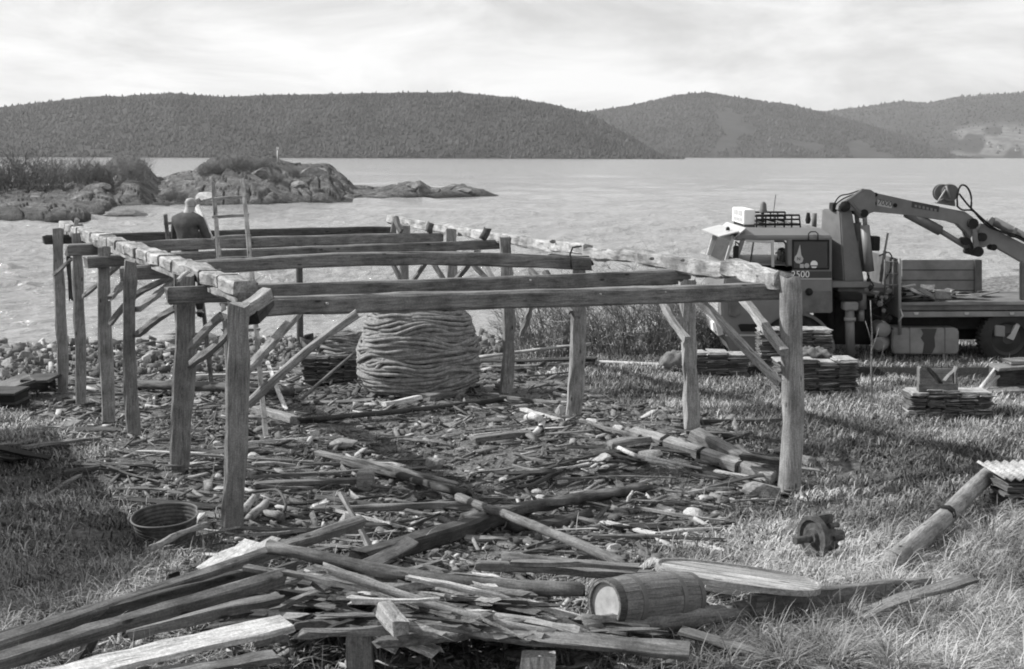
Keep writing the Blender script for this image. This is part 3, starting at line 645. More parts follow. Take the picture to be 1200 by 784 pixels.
def person(label, Mx, P, bald, seated=False):
    t = empty('person', (0, 0, 0)); WM[t.name] = Mx; t.matrix_basis = Mx; tag(t, label, 'person')
    V = {k: Vector(v) for k, v in P.items()}
    J = {'hip': (V['hip'], (.15, .11)), 'waist': (V['waist'], (.145, .105)), 'chest': (V['chest'], (.17, .115)), 'sh': (V['neck'] - Vector((0, 0, .10)), (.10, .06)), 'neck': (V['neck'], (.064, .066)), 'headb': (V['head'] - Vector((0, 0, .05)), (.076, .084)), 'head': (V['head'] + Vector((0, 0, .03)), (.084, .098)), 'headt': (V['head'] + Vector((0, 0, .085)), (.06, .07))}
    E = [('hip', 'waist'), ('waist', 'chest'), ('chest', 'sh'), ('sh', 'neck'), ('neck', 'headb'), ('headb', 'head'), ('head', 'headt')]
    for s in 'lr':
        J[s + 'sho'] = (V[s + 'sho'], .062); J[s + 'elb'] = (V[s + 'elb'], .044); J[s + 'wri'] = (V[s + 'wri'], .03)
        J[s + 'thi'] = (V[s + 'thi'], .088); J[s + 'kne'] = (V[s + 'kne'], .058); J[s + 'ank'] = (V[s + 'ank'], .042); J[s + 'toe'] = (V[s + 'toe'], .04)
        E += [('sh', s + 'sho'), (s + 'sho', s + 'elb'), (s + 'elb', s + 'wri'), ('hip', s + 'thi'), (s + 'thi', s + 'kne'), (s + 'kne', s + 'ank'), (s + 'ank', s + 'toe')]
        hand(J, E, s + 'wri', V[s + 'wri'], V[s + 'wri'] - V[s + 'elb'], (1, 0, 0), (0, .2, -1), s)
    skin_graph('body', J, E, M['skin'], t, Mx)
    gr = lambda r, k: (r[0] + k, r[1] + k) if isinstance(r, tuple) else r + k
    cj = {k: (J[k][0], gr(J[k][1], .02)) for k in ('waist', 'chest', 'sh', 'hip', 'lsho', 'lelb', 'rsho', 'relb')}
    cj['sh'] = (J['sh'][0] + Vector((0, 0, .02)), (.17, .11)); cj['col'] = (V['neck'] + Vector((0, 0, .03)), (.092, .098)); cj['hem'] = (V['hip'] + Vector((0, 0, .0)), (.165, .125)); cj.pop('hip')
    for s in 'lr': cj[s + 'cuff'] = (V[s + 'elb'].lerp(V[s + 'wri'], .9), .045)
    skin_graph('jacket', cj, [('chest', 'waist'), ('waist', 'hem'), ('chest', 'sh'), ('sh', 'col'), ('sh', 'lsho'), ('lsho', 'lelb'), ('lelb', 'lcuff'), ('sh', 'rsho'), ('rsho', 'relb'), ('relb', 'rcuff')], M['jacket'], t, Mx)
    tube('collar', [V['neck'] + Vector((.075 * cos(a), .075 * sin(a), +.012)) for a in np.linspace(0, 2 * pi, 13)], .02, M['jacket'], t, k=6)
    tj = {'hip': (V['hip'] - Vector((0, 0, .02)), (.155, .115))}
    for s in 'lr':
        for k in ('thi', 'kne'): tj[s + k] = (J[s + k][0], J[s + k][1] + .018)
        tj[s + 'hem'] = (V[s + 'kne'].lerp(V[s + 'ank'], .92), .058)
    skin_graph('trousers', tj, [e_ for s in 'lr' for e_ in (('hip', s + 'thi'), (s + 'thi', s + 'kne'), (s + 'kne', s + 'hem'))], M['trousers'], t, Mx)
    for s in 'lr': skin_graph('boot', {'a': (V[s + 'ank'] + Vector((0, 0, .03)), .055), 'b': (V[s + 'ank'] - Vector((0, 0, .03)), .055), 'c': (V[s + 'toe'] - Vector((0, 0, .01)), .048)}, [('a', 'b'), ('b', 'c')], M['black'], t, Mx, 1)
    H = V['head']
    # nose and ears belong to the continuous head; built as small forms on its child mesh of the face
    bm = bmesh.new()
    for c, sc in (((0, .098, .0), (.012, .022, .022)), ((-.079, 0, 0), (.012, .02, .034)), ((.079, 0, 0), (.012, .02, .034))):
        bmesh.ops.create_uvsphere(bm, u_segments=8, v_segments=6, radius=1, matrix=Matrix.Translation(H + Vector(c)) @ Matrix.Diagonal((*sc, 1)))
    me = bpy.data.meshes.new('ears_and_nose'); bm.to_mesh(me); bm.free(); obj('ears_and_nose', me, M['skin'], t, Mx, smooth=True)
    bm = bmesh.new(); bmesh.ops.create_uvsphere(bm, u_segments=20, v_segments=14, radius=1)
    for v in list(bm.verts):
        top = v.co.z > (-.4 if bald else 2); face = v.co.y > .35 and v.co.z < .55; low = v.co.z < -.85
        if top or face or low: bm.verts.remove(v)
    for v in bm.verts: v.co = Vector((v.co.x * .084, v.co.y * .098 - .002, v.co.z * .10 + .005)) + H
    me = bpy.data.meshes.new('hair'); bm.to_mesh(me); bm.free(); o = obj('hair', me, M['hair' if bald else 'darkhair'], t, Mx, smooth=True)
    sd_ = o.modifiers.new('t', 'SOLIDIFY'); sd_.thickness = .012
    return t
Ym = 23.55
hp = atY(222.5, 238.5, Ym)   # head centre
zf = -1.62
Pm = dict(head=(0, .03, 0), neck=(-.02, -.02, -.13), chest=(-.04, -.06, -.40), waist=(-.035, -.05, -.68), hip=(-.03, -.02, -.85),
          lsho=(-.205, -.04, -.24), lelb=(-.27, .08, -.52), lwri=(-.20, .30, -.62), rsho=(.16, -.03, -.25), relb=(.225, .10, -.52), rwri=(.30, .28, -.66),
          lthi=(-.13, -.02, -.92), lkne=(-.15, .06, -1.28), lank=(-.13, .02, zf), ltoe=(-.13, .16, zf - .03), rthi=(.07, -.02, -.92), rkne=(.09, .06, -1.28), rank=(.10, .02, zf), rtoe=(.10, .16, zf - .03))
person('balding man in a dark jacket standing on the short ladder, seen from behind', Matrix.Translation(hp) @ Matrix.Rotation(-.12, 4, 'Z') @ Matrix.Diagonal((1.12, 1.12, 1.12, 1)), Pm, True)
tag(beam('plank', atY(231, 243, 24.0), atY(247, 281, 23.6), .10, .035, M['pale'], n=5, roll=1.1), 'pale splintered board held upright at the right hand of the man', 'board')

# ------------------------------------------------------------------ slate stacks
SLM = []
for i in range(10):
    r = random.Random(500 + i); bm = bmesh.new(); k = 12; vs = []
    for z in (-.5, .5):
        ring = []
        for j in range(k):
            a = 2 * pi * j / k + pi / 12; a = pi / 4 * (round(a / (pi / 4))) if j % 3 == 1 else a; q = max(abs(cos(a)), abs(sin(a))); ring.append(bm.verts.new((cos(a) / q * .5 * r.uniform(.93, 1.05), sin(a) / q * .5 * r.uniform(.93, 1.05), z * r.uniform(.6, 1.1))))
        vs.append(ring)
    bm.faces.new(vs[0][::-1]); bm.faces.new(vs[1])
    for j in range(k): bm.faces.new((vs[0][j], vs[0][(j + 1) % k], vs[1][(j + 1) % k], vs[1][j]))
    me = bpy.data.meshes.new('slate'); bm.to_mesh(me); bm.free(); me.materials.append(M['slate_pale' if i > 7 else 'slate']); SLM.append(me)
def stack(label, origin, rz, cols, w, d, layers, th, pallet=True, pale_top=True, rows=1):
    o = Vector(origin); t = empty('slate_stack', o, rz); tag(t, label, 'slate stack'); Mt = WM[t.name]; z0 = .02
    if pallet:
        W_ = cols * w
        for y in (-.4, 0, .4): box('pallet_runner', (-W_ / 2, y * d * rows - .04, .0), (W_ / 2, y * d * rows + .04, .07), M['grey'], t, .004, Mt)
        for k in range(5): x = -W_ / 2 + W_ * (k + .5) / 5; box('pallet_board', (x - W_ * .08, -d * rows / 2 - .02, .072), (x + W_ * .08, d * rows / 2 + .02, .092), M['grey'], t, .004, Mt)
        z0 = .10
    for rr in range(rows):
        for c in range(cols):
            n = layers + random.randint(-1, 1); z = z0
            for k in range(n):
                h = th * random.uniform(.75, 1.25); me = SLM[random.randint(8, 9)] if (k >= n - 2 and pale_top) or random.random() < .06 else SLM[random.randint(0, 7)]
                s = link(bpy.data.objects.new('slate', me)); s.parent = t
                x = -cols * w / 2 + w * (c + .5) + random.uniform(-.03, .03); y = (rr - (rows - 1) / 2) * d + random.uniform(-.06, .04)
                s.matrix_basis = Matrix.Translation((x, y, z + h / 2)) @ Matrix.Rotation(random.uniform(-.07, .07), 4, 'Z') @ Matrix.Rotation(random.uniform(-.03, .03), 4, 'Y') @ Matrix.Diagonal((w * random.uniform(.93, 1.08), d * random.uniform(.93, 1.08), h * .9, 1))
                z += h
    return z
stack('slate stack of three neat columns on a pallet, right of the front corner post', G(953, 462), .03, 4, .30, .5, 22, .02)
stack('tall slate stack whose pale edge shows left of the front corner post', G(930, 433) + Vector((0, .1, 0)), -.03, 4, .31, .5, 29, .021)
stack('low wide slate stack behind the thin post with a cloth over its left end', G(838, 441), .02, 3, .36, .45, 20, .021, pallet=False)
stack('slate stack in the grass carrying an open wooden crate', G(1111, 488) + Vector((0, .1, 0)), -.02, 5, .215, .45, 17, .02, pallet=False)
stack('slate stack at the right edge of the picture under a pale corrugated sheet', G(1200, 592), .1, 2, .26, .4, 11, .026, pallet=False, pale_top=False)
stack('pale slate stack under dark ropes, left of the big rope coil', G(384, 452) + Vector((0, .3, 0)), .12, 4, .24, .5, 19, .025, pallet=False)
p = G(385, 452)
# ropes hung over the slate stack
def rope_path(cx, cy, z0, z1, a0, a1, turns, seed, wob=.05, r0=.5, r1=.45, sweep=1.0):
    r = random.Random(seed); P = []; n = int(turns * 40); ph = [r.uniform(0, 6.28) for _ in range(8)]
    for i in range(n):
        t = i / n; a = 2 * pi * i / 40 * sweep; z = z0 + (z1 - z0) * t
        sag = wob * (sin(a * 2 + ph[0] + t * 3.5) + .7 * sin(a * 3 + ph[1] - t * 5) + .5 * sin(a * 5 + ph[2] + t * 8) + .25 * sin(a * 7 + ph[5] + t * 23) + .45 * sin(a * .31 + ph[6]) * sin(a * 2))
        s = (t - .5); prof = float(np.interp(t, [0, .12, .35, .6, .8, .92, 1], [.86, .97, 1, .96, .88, .78, .62]))
        jit = .03 * sin(a * 1.9 + ph[3]) + .02 * sin(a * 4.3 + ph[4]) + r.uniform(-.008, .008)
        P.append((cx + (a0 * prof + jit) * cos(a), cy + (a1 * prof + jit) * sin(a), z + sag * (.4 + .6 * sin(pi * t)) + r.uniform(-.004, .004)))
    return P
c = p + Vector((.28, .45, 0))
ob = tag(tube('rope_heap', rope_path(c.x, c.y, c.z + .45, c.z + .88, .52, .36, 11, 5, .035), .03, M['rope'], k=6), 'dark ropes hung over the pale slate stack left of the big coil', 'ropes')
o = tube('rope_heap_top', rope_path(c.x, c.y, c.z + .80, c.z + .86, .36, .24, 5, 8, .03), .03, M['rope'], ob, k=6); o.name = 'loose_rope'
# ------------------------------------------------------------------ the big coil of rope
c = G(487, 468) + Vector((0, .75, 0))
root = tag(empty('rope_coil', c), 'huge barrel shaped coil of thick old rope standing under the frame', 'rope coil')
for i, (n_, sd_, off, a0) in enumerate([(25, 3, 0, .945), (24, 12, .02, .93), (24, 4, .0, .90)]):
    tube('rope', rope_path(c.x, c.y, c.z + .04 + off, c.z + 1.36 + off * .5, a0, a0 * .86, n_, sd_, .055), .031, M['rope'], root, k=6)
for i, (rr, z) in enumerate([(.62, 1.36), (.5, 1.40), (.36, 1.42), (.25, 1.43)]): tube('rope', rope_path(c.x, c.y, c.z + z, c.z + z + .05, rr, rr * .85, 4, 30 + i, .03), .026, M['rope'], root, k=6)
for k, (a0_, a1_, z0_, dz_, rr_) in enumerate([(-2.9, -1.2, .95, .35, .97), (-2.2, -.4, .75, .30, .98), (-2.6, -1.6, .50, .25, .97), (-1.7, -.1, 1.1, .38, .93), (-2.4, -.9, 1.18, .30, .90), (-1.9, -1.0, .35, .22, .97), (-3.0, -2.1, .62, .3, .98)]):
    P = []
    for i in range(15): s_ = i / 14; a = a0_ + (a1_ - a0_) * s_; z = z0_ - dz_ * sin(pi * s_); q_ = float(np.interp(z / 1.36, [0, .12, .35, .6, .8, .92, 1], [.86, .97, 1, .96, .88, .78, .62])) * .97 * rr_; P.append((c.x + q_ * cos(a), c.y + q_ * .86 * sin(a), c.z + z))
    tube('rope_loop', P, .031, M['rope'], root, k=6)
lathe('coil_shade_filler', [(0.02, .72), (.4, .80), (.9, .75), (1.2, .6), (1.36, .4), (1.38, .02)], M['dark'], Matrix.Translation(c) @ Matrix.Rotation(-pi / 2, 4, 'Y'), root, 20)  # dark filler, coloured to give the shade in gaps between the strands
for k in range(5):   # planks it stands on
    q = G(440 + k * 26, 468) + Vector((0, -.02, .03)); beam('bearer', q + Vector((-.1, -.1, 0)), q + Vector((.06, 1.3, .02)), .09, .06, M['grey'], root, n=2)

# ------------------------------------------------------------------ things beside the stacks
sr = G(1111, 488).y; ys_ = sr - .12
t = tag(empty('wooden_crate', atY(1100, 463, ys_)), 'open wooden crate with a V of boards inside, standing on a slate stack', 'crate')
prism('back_board', [(1079, 456), (1079, 432), (1121, 432), (1121, 456)], ys_ + .30, .02, M['grey'], t, .004)
prism('front_board', [(1077, 462), (1077, 450), (1123, 450), (1123, 462)], ys_, .022, M['grey'], t, .004)
for x in (1079, 1121):
    prism('side_board', [(x - 1.4, 462), (x - 1.2, 432 if x < 1100 else 436), (x + 1.2, 430), (x + 1.4, 462)], ys_ + .023, .14, M['grey'], t, .003)
beam('inner_board', atY(1087, 431, ys_ + .1), atY(1103, 450, ys_ + .12), .10, .045, M['dark'], t, n=2, roll=0); beam('inner_board', atY(1104, 450, ys_ + .1), atY(1121, 431, ys_ + .14), .10, .02, M['grey'], t, n=2)
yb = G(1165, 462).y
t = tag(empty('trestle', atY(1180, 462, yb)), 'low wooden trestle with slanting legs at the right edge behind the grass', 'trestle')
beam('top_board', atY(1165, 430, yb + .3), atY(1235, 426, yb + .3), .5, .05, M['grey'], t, n=3); beam('top_board', atY(1180, 424, yb + .4), atY(1240, 420, yb + .4), .4, .05, M['grey'], t, n=3)
beam('lower_board', atY(1144, 458, yb), atY(1235, 455, yb), .5, .045, M['grey'], t, n=3)
for a, b in (((1147, 457), (1168, 430)), ((1153, 458), (1176, 434))): beam('leg', atY(*a, yb), atY(*b, yb + .3), .05, .03, M['pale'], t, n=2)
box('shadow_box', atY(1168, 457, yb + .2), atY(1240, 433, yb + .2) + Vector((0, .4, 0)), M['dark'], t, .01).name = 'shade_box'  # dark box put in as the shade under the trestle top
q = G(1200, 592); zt = q.z + .33
V = []; Fc = []
for j in range(2):
    for i in range(33): V.append((-.35 + i * .7 / 32, -.3 + j * .62, .018 * sin(i * pi / 2 * 1.0) + .03 * j))
for i in range(32): Fc.append((i, i + 1, 34 + i, 33 + i))
me = bpy.data.meshes.new('corrugated_sheet'); me.from_pydata(V, [], Fc); o = tag(obj('corrugated_sheet', me, M['pale'], None, Matrix.Translation((q.x, q.y, zt)) @ Matrix.Rotation(.1, 4, 'Z'), smooth=True), 'pale corrugated sheet lying on the slate stack at the right edge', 'sheet')
o.modifiers.new('s', 'SOLIDIFY').thickness = .008
def cloth(label, p, sx, sy, h, m, seed, name='cloth', cat='cloth'):
    r = random.Random(seed); V = []; Fc = []; n = 14
    for j in range(n):
        for i in range(n):
            x = (i / (n - 1) - .5); y = (j / (n - 1) - .5); rr = max(abs(x), abs(y)) * 2
            V.append((x * sx + r.uniform(-.01, .01), y * sy + r.uniform(-.01, .01), h * (1 - rr ** 2.5) + .04 * sin(x * 17 + seed) * cos(y * 13) + r.uniform(-.012, .012)))
    for j in range(n - 1):
        for i in range(n - 1): a = j * n + i; Fc.append((a, a + 1, a + n + 1, a + n))
    me = bpy.data.meshes.new(name); me.from_pydata(V, [], Fc); o = tag(obj(name, me, m, None, Matrix.Translation(p), smooth=True), label, cat)
    o.modifiers.new('s', 'SOLIDIFY').thickness = .012; return o
q = G(790, 438); cloth('crumpled sacking draped over the left end of the low slate stack', q + Vector((.05, .12, .14)), .6, .5, .24, M['cloth'], 3)
q = G(950, 466); cloth('crumpled cloth lying on top of the neat slate stack by the corner post', Vector((q.x, q.y, q.z + .66)), .55, .4, .10, M['cloth'], 5)
beam_l = tag(beam('iron_bar', atY(806, 396, 16.3), atY(787, 380, 16.6), .05, .05, M['black'], n=3), 'short dark stick caught beside the thin post', 'stick') if False else None

# ------------------------------------------------------------------ boxes at the left edge
yb = G(40, 476).y
t = tag(empty('sloping_hatch', G(40, 462)), 'dark open box with a sloping board lid at the left edge', 'box')
prism('side_panel', [(64, 444), (66, 464), (-30, 476), (-30, 452), (30, 443)], yb + 1.4, .06, M['dark'], t)
beam('lid', atY(-40, 466, yb + .4), atY(34, 442.5, yb + .9), .9, .045, M['grey'], t, n=3); beam('lid', atY(34, 442, yb + .9), atY(66, 443, yb + .9), .8, .04, M['dark'], t, n=2)
prism('front_panel', [(-40, 478), (-40, 468), (22, 452), (22, 470)], yb + .3, .05, M['black'], t)
for a, b, c_, d, lb in [(-30, 472, 18, 500, 'black tarred box below the sloping lid at the left edge'), (-30, 461, 16, 473, 'flat dark box lying on the black box at the left edge')]:
    yy = yb - .6; P0 = atY(a, d, yy); P1 = atY(c_, b, yy); t = tag(empty('tarred_box', P0), lb, 'box')
    box('body', P0, P1 + Vector((0, .7, -.04)), M['black'], t, .015); box('lid', Vector((P0.x - .01, P0.y - .02, P1.z - .037)), P1 + Vector((.02, .72, 0)), M['dark'], t, .01)
# ------------------------------------------------------------------ the crane lorry
YT = 26.0; TW = 2.4
tk = tag(empty('crane_lorry', atY(1000, 427, YT)), 'dark lorry with a folded loading crane behind the cab, parked facing left by the water', 'lorry')
def pr(n, pts, m, dy=0., dep=.04, p=None, bev=.012): return prism(n, pts, YT + dy, dep, M[m] if isinstance(m, str) else m, p or tk, bev)
arc = lambda cx, cy, r, a0, a1, n=12: [(cx + r * cos(radians(a0 + (a1 - a0) * i / n)), cy - r * sin(radians(a0 + (a1 - a0) * i / n))) for i in range(n + 1)]
cab = pr('cab', [(852, 309), (975, 309), (976, 367), (946, 367)] + arc(932, 412, 43, 72, 180) + [(856, 412), (846, 390), (845, 352)], 'paint', 0, TW, bev=.03)
# roof with sloping shoulders
def loft(name, rings, m, parent):
    V = [v for r in rings for v in r]; k = len(rings[0]); Fc = []
    for i in range(len(rings) - 1):
        for j in range(k): a = i * k + j; b = i * k + (j + 1) % k; Fc.append((a, b, b + k, a + k))
    Fc.append(tuple(range(k))[::-1]); Fc.append(tuple(range((len(rings) - 1) * k, len(rings) * k)))
    c = Vector(V[0]); me = bpy.data.meshes.new(name); me.from_pydata([Vector(v) - c for v in V], [], Fc); o = obj(name, me, m, parent, Matrix.Translation(c))
    bm = bmesh.new(); bm.from_mesh(me); bmesh.ops.recalc_face_normals(bm, faces=bm.faces[:]); bmesh.ops.bevel(bm, geom=[e for e in bm.edges if e.calc_face_angle(0) > .3], offset=.02, segments=2, affect='EDGES'); bm.to_mesh(me); bm.free(); return o
def rect(x0, x1, py, y0, y1):
    a = atY(x0, py, YT); b = atY(x1, py, YT); return [(a.x, YT + y0, a.z), (b.x, YT + y0, b.z), (b.x, YT + y1, b.z), (a.x, YT + y1, a.z)]
loft('roof', [rect(862, 975, 282, 0, TW), rect(862, 975, 276.5, 0.0, TW), rect(874, 965, 268, .28, TW - .28)], M['paint'], cab)
# pillars and window frames, near side (0) and far side
for dy in (.0, TW - .07):
    pr('pillar', [(869, 279), (874, 279), (863, 312), (856, 312)], 'paint', dy, .07, cab)
    pr('pillar', [(922, 280), (929, 280), (929, 312), (923, 312)], 'paint', dy, .07, cab)
    pr('pillar', [(969, 280), (975, 280), (975, 312), (970, 312)], 'paint', dy, .07, cab)
    pr('window_sill', [(856, 306), (929, 311), (929, 319), (852, 319)], 'paint', dy, .07, cab)
    fp = [(873, 281), (907, 282.5), (907.5, 313), (904, 313), (903.6, 285), (875.5, 283.6)]
    pr('window_frame', fp, 'paint_lt', dy - .012, .03, cab, .004)
    pr('window_frame', [(907.5, 282), (919, 282), (922, 285), (923, 313), (921, 313), (920, 286), (918, 284), (907.5, 284)], 'paint_dark', dy - .012, .03, cab, .004)
    pr('window_frame', [(882.5, 283), (884, 283), (880, 311), (878, 311)], 'paint_dark', dy - .01, .03, cab, .003)
    pr('door_window', [(874, 283), (904, 284), (904, 312), (864, 310)], 'glass', dy + .03, .006, cab, 0)
    pr('door_window', [(908, 284), (920, 284), (922, 312), (908, 312)], 'glass', dy + .03, .006, cab, 0)
    pr('rear_window', [(930, 283), (932, 281.5), (967, 281.5), (970, 284), (970.5, 312), (968, 315), (931, 315), (929, 312)], 'darkglass' if dy == 0 else 'glass', dy - .01 if dy == 0 else dy + .03, .05 if dy == 0 else .006, cab, .01 if dy == 0 else 0)
for a in ([(929, 281), (971, 281), (971, 283), (929, 283)], [(929, 314), (971, 314), (971, 316), (929, 316)]): pr('window_rubber', a, 'black', -.02, .03, cab, .004)
for x in (928.6, 970.4): pr('window_rubber', [(x, 281), (x + 1.6, 281), (x + 1.6, 316), (x, 316)], 'black', -.022, .03, cab, .004)
pr('rear_wall', [(971, 280), (975, 280), (975, 312), (971, 312)], 'paint', .075, TW - .15, cab)
pr('seat', [(918, 300), (926, 296), (927, 318), (915, 318)], 'black', .35, .6, cab)
pr('dashboard', [(858, 304), (868, 306), (868, 313), (858, 313)], 'black', .1, 2.2, cab)
# windscreen: a sloping frame and two panes across the front
def across(name, a, b, w, m, y0=.04, y1=TW - .04, p=cab):
    P = atY(*a, YT); Q = atY(*b, YT); d = (Q - P); nrm = Vector((-d.z, 0, d.x)).normalized() * w
    V = [P + Vector((0, y0, 0)), Q + Vector((0, y0, 0)), Q + Vector((0, y1, 0)), P + Vector((0, y1, 0))]; V += [v + nrm for v in V]; c = V[0].copy()
    me = bpy.data.meshes.new(name); me.from_pydata([v - c for v in V], [], [(0, 1, 2, 3), (7, 6, 5, 4), (0, 4, 5, 1), (1, 5, 6, 2), (2, 6, 7, 3), (3, 7, 4, 0)]); return obj(name, me, m, p, Matrix.Translation(c))
across('windscreen', (852, 309), (861, 281), .012, M['glass'])
for y0 in (0, TW - .09): across('windscreen_pillar', (851.5, 310), (860.5, 280), .05, M['paint_lt'], y0, y0 + .09)
across('windscreen_header', (859, 284), (861, 277), .05, M['paint_lt'], .09, TW - .1)
across('sun_visor', (843, 278), (866, 272), .02, M['paint_lt'], -.02, TW + .02)
across('roof_front', (861, 280), (875, 268), .02, M['paint_lt'], .02, TW - .02)
for y in (.5, 1.9): q = atY(853, 270, YT + y); lathe('marker_lamp', [(0, .04), (.05, .035), (.07, .01)], M['black'], Matrix.Translation(q) @ Matrix.Rotation(-pi / 2, 4, 'Y'), cab, 10)
# front: grille, bumper, headlamp
for k in range(6): across('grille_bar', (846.3, 353 + k * 3.3), (846.3, 351 + k * 3.3), .03, M['paint_lt'], .35, TW - .35)
across('grille_backing', (846.8, 372), (846.8, 349), .012, M['black'], .3, TW - .3)
across('bumper', (848, 392), (844, 376), .10, M['paint_lt'], .0, TW)
for y in (.12, TW - .42): across('headlamp', (846, 388), (845, 378), .14, M['white'], y, y + .3)
pr('step', [(864, 381), (868, 379), (893, 379), (896, 384), (892, 389), (868, 389)], 'black', -.012, .05, cab)
pr('side_trim', [(850, 392), (888, 392), (888, 394), (850, 394)], 'paint_lt', -.015, .02, cab, 0)
pr('air_duct', [(855, 352), (868, 352), (868, 368), (862, 372), (855, 370)], 'steel', -.05, .06, cab)
pr('dark_band', [(905, 318), (974.5, 318), (974.5, 325.5), (905, 325.5)], 'paint_dark', -.006, .012, cab, 0)
pr('band_trim', [(905, 326.3), (974.5, 326.3), (974.5, 327.5), (905, 327.5)], 'paint_lt', -.01, .012, cab, 0)
pr('lower_panel', [(941, 341), (974, 341), (975, 366), (941, 366)], 'steel', -.008, .02, cab, .004)
def sidetext(s, px, py, size, m, dy, parent, rot=0, name='lettering'):
    textobj(name, s, size, M[m], Matrix.Translation(atY(px, py, YT + dy)) @ Matrix.Rotation(rot, 4, 'Y') @ Matrix.Rotation(pi / 2, 4, 'X'), parent)
sidetext('2500', 938, 321.7, .17, 'white', -.008, cab)
# stickers on the rear side window
pr('sticker', [(937.5, 286.5), (939, 299), (941.5, 303), (940.5, 307), (937, 309), (933, 308), (930.8, 305), (931.5, 301), (934, 298)], 'paint_lt', -.014, .004, cab, 0)
sidetext('N', 936, 303.5, .085, 'black', -.016, cab)
pr('sticker', arc(945.5, 311.3, 2.9, 0, 360, 14)[:-1], 'paint_lt', -.014, .004, cab, 0); pr('sticker', [(937.5, 309.5), (942, 309.5), (942, 314.5), (937.5, 314.5)], 'paint_lt', -.0145, .004, cab, 0)
pr('sticker', arc(954, 309.6, 4.2, -18, 198, 14), 'white', -.014, .004, cab, 0); pr('sticker', [(950.5, 312.3), (957.5, 312.3), (956, 314.2), (952, 314.2)], 'white', -.014, .004, cab, 0)
tube('roof_rung', [atY(947.5, 281, YT - .03), atY(947.5, 274, YT - .02), atY(950, 271.5, YT + .05), atY(956, 271.5, YT + .05), atY(958.5, 274, YT - .02), atY(958.5, 281, YT - .03)], .012, M['black'], cab, k=6)
# fender and front wheel
V0 = arc(932, 412, 47, 2, 78, 12); V1 = arc(932, 412, 43.5, 2, 78, 12)
pr('mudguard', V0 + V1[::-1], 'steel', -.03, .55, tk, 0)
def wheel(px, py, dy, r=.52, w=.3):
    c = atY(px, py, YT + dy); Mx = Matrix.Translation(c) @ AXY
    t = lathe('wheel', [(0, r * .62), (.0, r * .9), (.03, r * .98), (w * .5, r), (w - .03, r * .98), (w, r * .9), (w, r * .62)], M['tyre'], Mx, tk, 36, caps=False)
    lathe('rim', [(.05, r * .16), (.02, r * .2), (.06, r * .3), (.10, r * .5), (.02, r * .61), (.12, r * .62), (.2, r * .6)], M['paint_dark'], Mx, t, 28)
    bm = bmesh.new()
    for k in range(40):   # tread blocks
        a = 2 * pi * k / 40; bmesh.ops.create_cube(bm, size=1, matrix=Matrix.Translation((w * .5, r * cos(a), r * sin(a))) @ Matrix.Rotation(a, 4, 'X') @ Matrix.Diagonal((w * .8, .03, .035, 1)))
    me = bpy.data.meshes.new('tread'); bm.to_mesh(me); bm.free(); obj('tread', me, M['tyre'], t, Mx)
for x, dys in ((932, (.05, TW - .35)), (1182, (.0, .33, TW - .63, TW - .3)), (1256, (.0, .33, TW - .63, TW - .3))):
    for dy in dys: wheel(x, 397, dy)
# sign box, roof rack, beacon, horn, aerial, exhaust
q0 = atY(868.5, 246.5, YT + 1.9); sgn = empty('roof_sign', q0); sgn.parent = tk; sgn.matrix_basis = WM[tk.name].inverted() @ WM[sgn.name]
def fb(name, x0, y0, x1, y1, a, b, m, parent, bev=.01):   # box by pixels with depth range
    P = atY(x0, y1, YT); Q = atY(x1, y0, YT); return box(name, (P.x, YT + a, P.z), (Q.x, YT + b, Q.z), M[m], parent, bev)
bx = fb('sign_box', 877, 247, 891, 265, .55, 1.95, 'white', sgn, .015)
P = atY(877, 256, YT)
for k, (z, s, n_) in enumerate([(.06, .10, 2), (-.06, .07, 3)]):
    for j in range(n_): w_ = 1.1 / n_; y = YT + .72 + j * w_; box('lettering', (P.x - .004, y, P.z + z - s / 2), (P.x - .001, y + w_ * .8, P.z + z + s / 2), M['paint_lt'], sgn, 0)
bs = atY(877, 267, YT)
for y in (.6, 1.85): box('bracket', (bs.x + .02, YT + y, bs.z - .03), (bs.x + .22, YT + y + .04, bs.z + .05), M['steel'], sgn, .004)
rk = empty('roof_rack', atY(915, 266, YT + 1)); rk.parent = tk; rk.matrix_basis = WM[tk.name].inverted() @ WM[rk.name]
for y in (.5, 1.9):
    for py in (253.5, 258.5, 264.5): tube('rail', [atY(891, py, YT) + Vector((0, y, 0)), atY(943, py, YT) + Vector((0, y, 0))], .02 if py < 260 else .026, M['black'], rk, k=6)
    for px in (892, 903, 914, 925, 934, 943): tube('bar', [atY(px, 253, YT) + Vector((0, y, 0)), atY(px + (1.5 if px > 940 else 0), 270, YT) + Vector((0, y, 0))], .015, M['black'], rk, k=6)
for px in (892, 905, 918, 931, 943): tube('cross_bar', [atY(px, 264.5, YT) + Vector((0, .5, 0)), atY(px, 264.5, YT) + Vector((0, 1.9, 0))], .018, M['steel'], rk, k=6)
q = atY(894.5, 247, YT + 1.2); tube('beacon_stem', [atY(894, 268, YT + 1.2), q], .018, M['black'], tk, k=6)
lathe('beacon', [(-.04, .05), (-.03, .075), (.0, .075), (.03, .065), (.13, .055), (.17, .02)], M['steel'], Matrix.Translation(q) @ Matrix.Rotation(-pi / 2, 4, 'Y'), tk, 14)
tube('aerial', [atY(905.5, 265, YT + 1.4), atY(907, 245, YT + 1.4), atY(909, 228, YT + 1.4)], .007, M['black'], tk, k=5)
lathe('horn', [(-.10, .035), (-.03, .055), (.05, .04), (.11, .03)], M['black'], Matrix.Translation(atY(947, 256, YT + 1.2)) @ Matrix.Rotation(-pi / 2, 4, 'Y'), tk, 12)
tube('exhaust_pipe', [atY(954, 271, YT + 1.5), atY(954.5, 250, YT + 1.5)], .048, M['steel'], tk, k=12)
tube('mirror_arm', [atY(866, 286, YT), atY(862, 283, YT - .25), atY(862, 292, YT - .28)], .012, M['black'], cab, k=6)
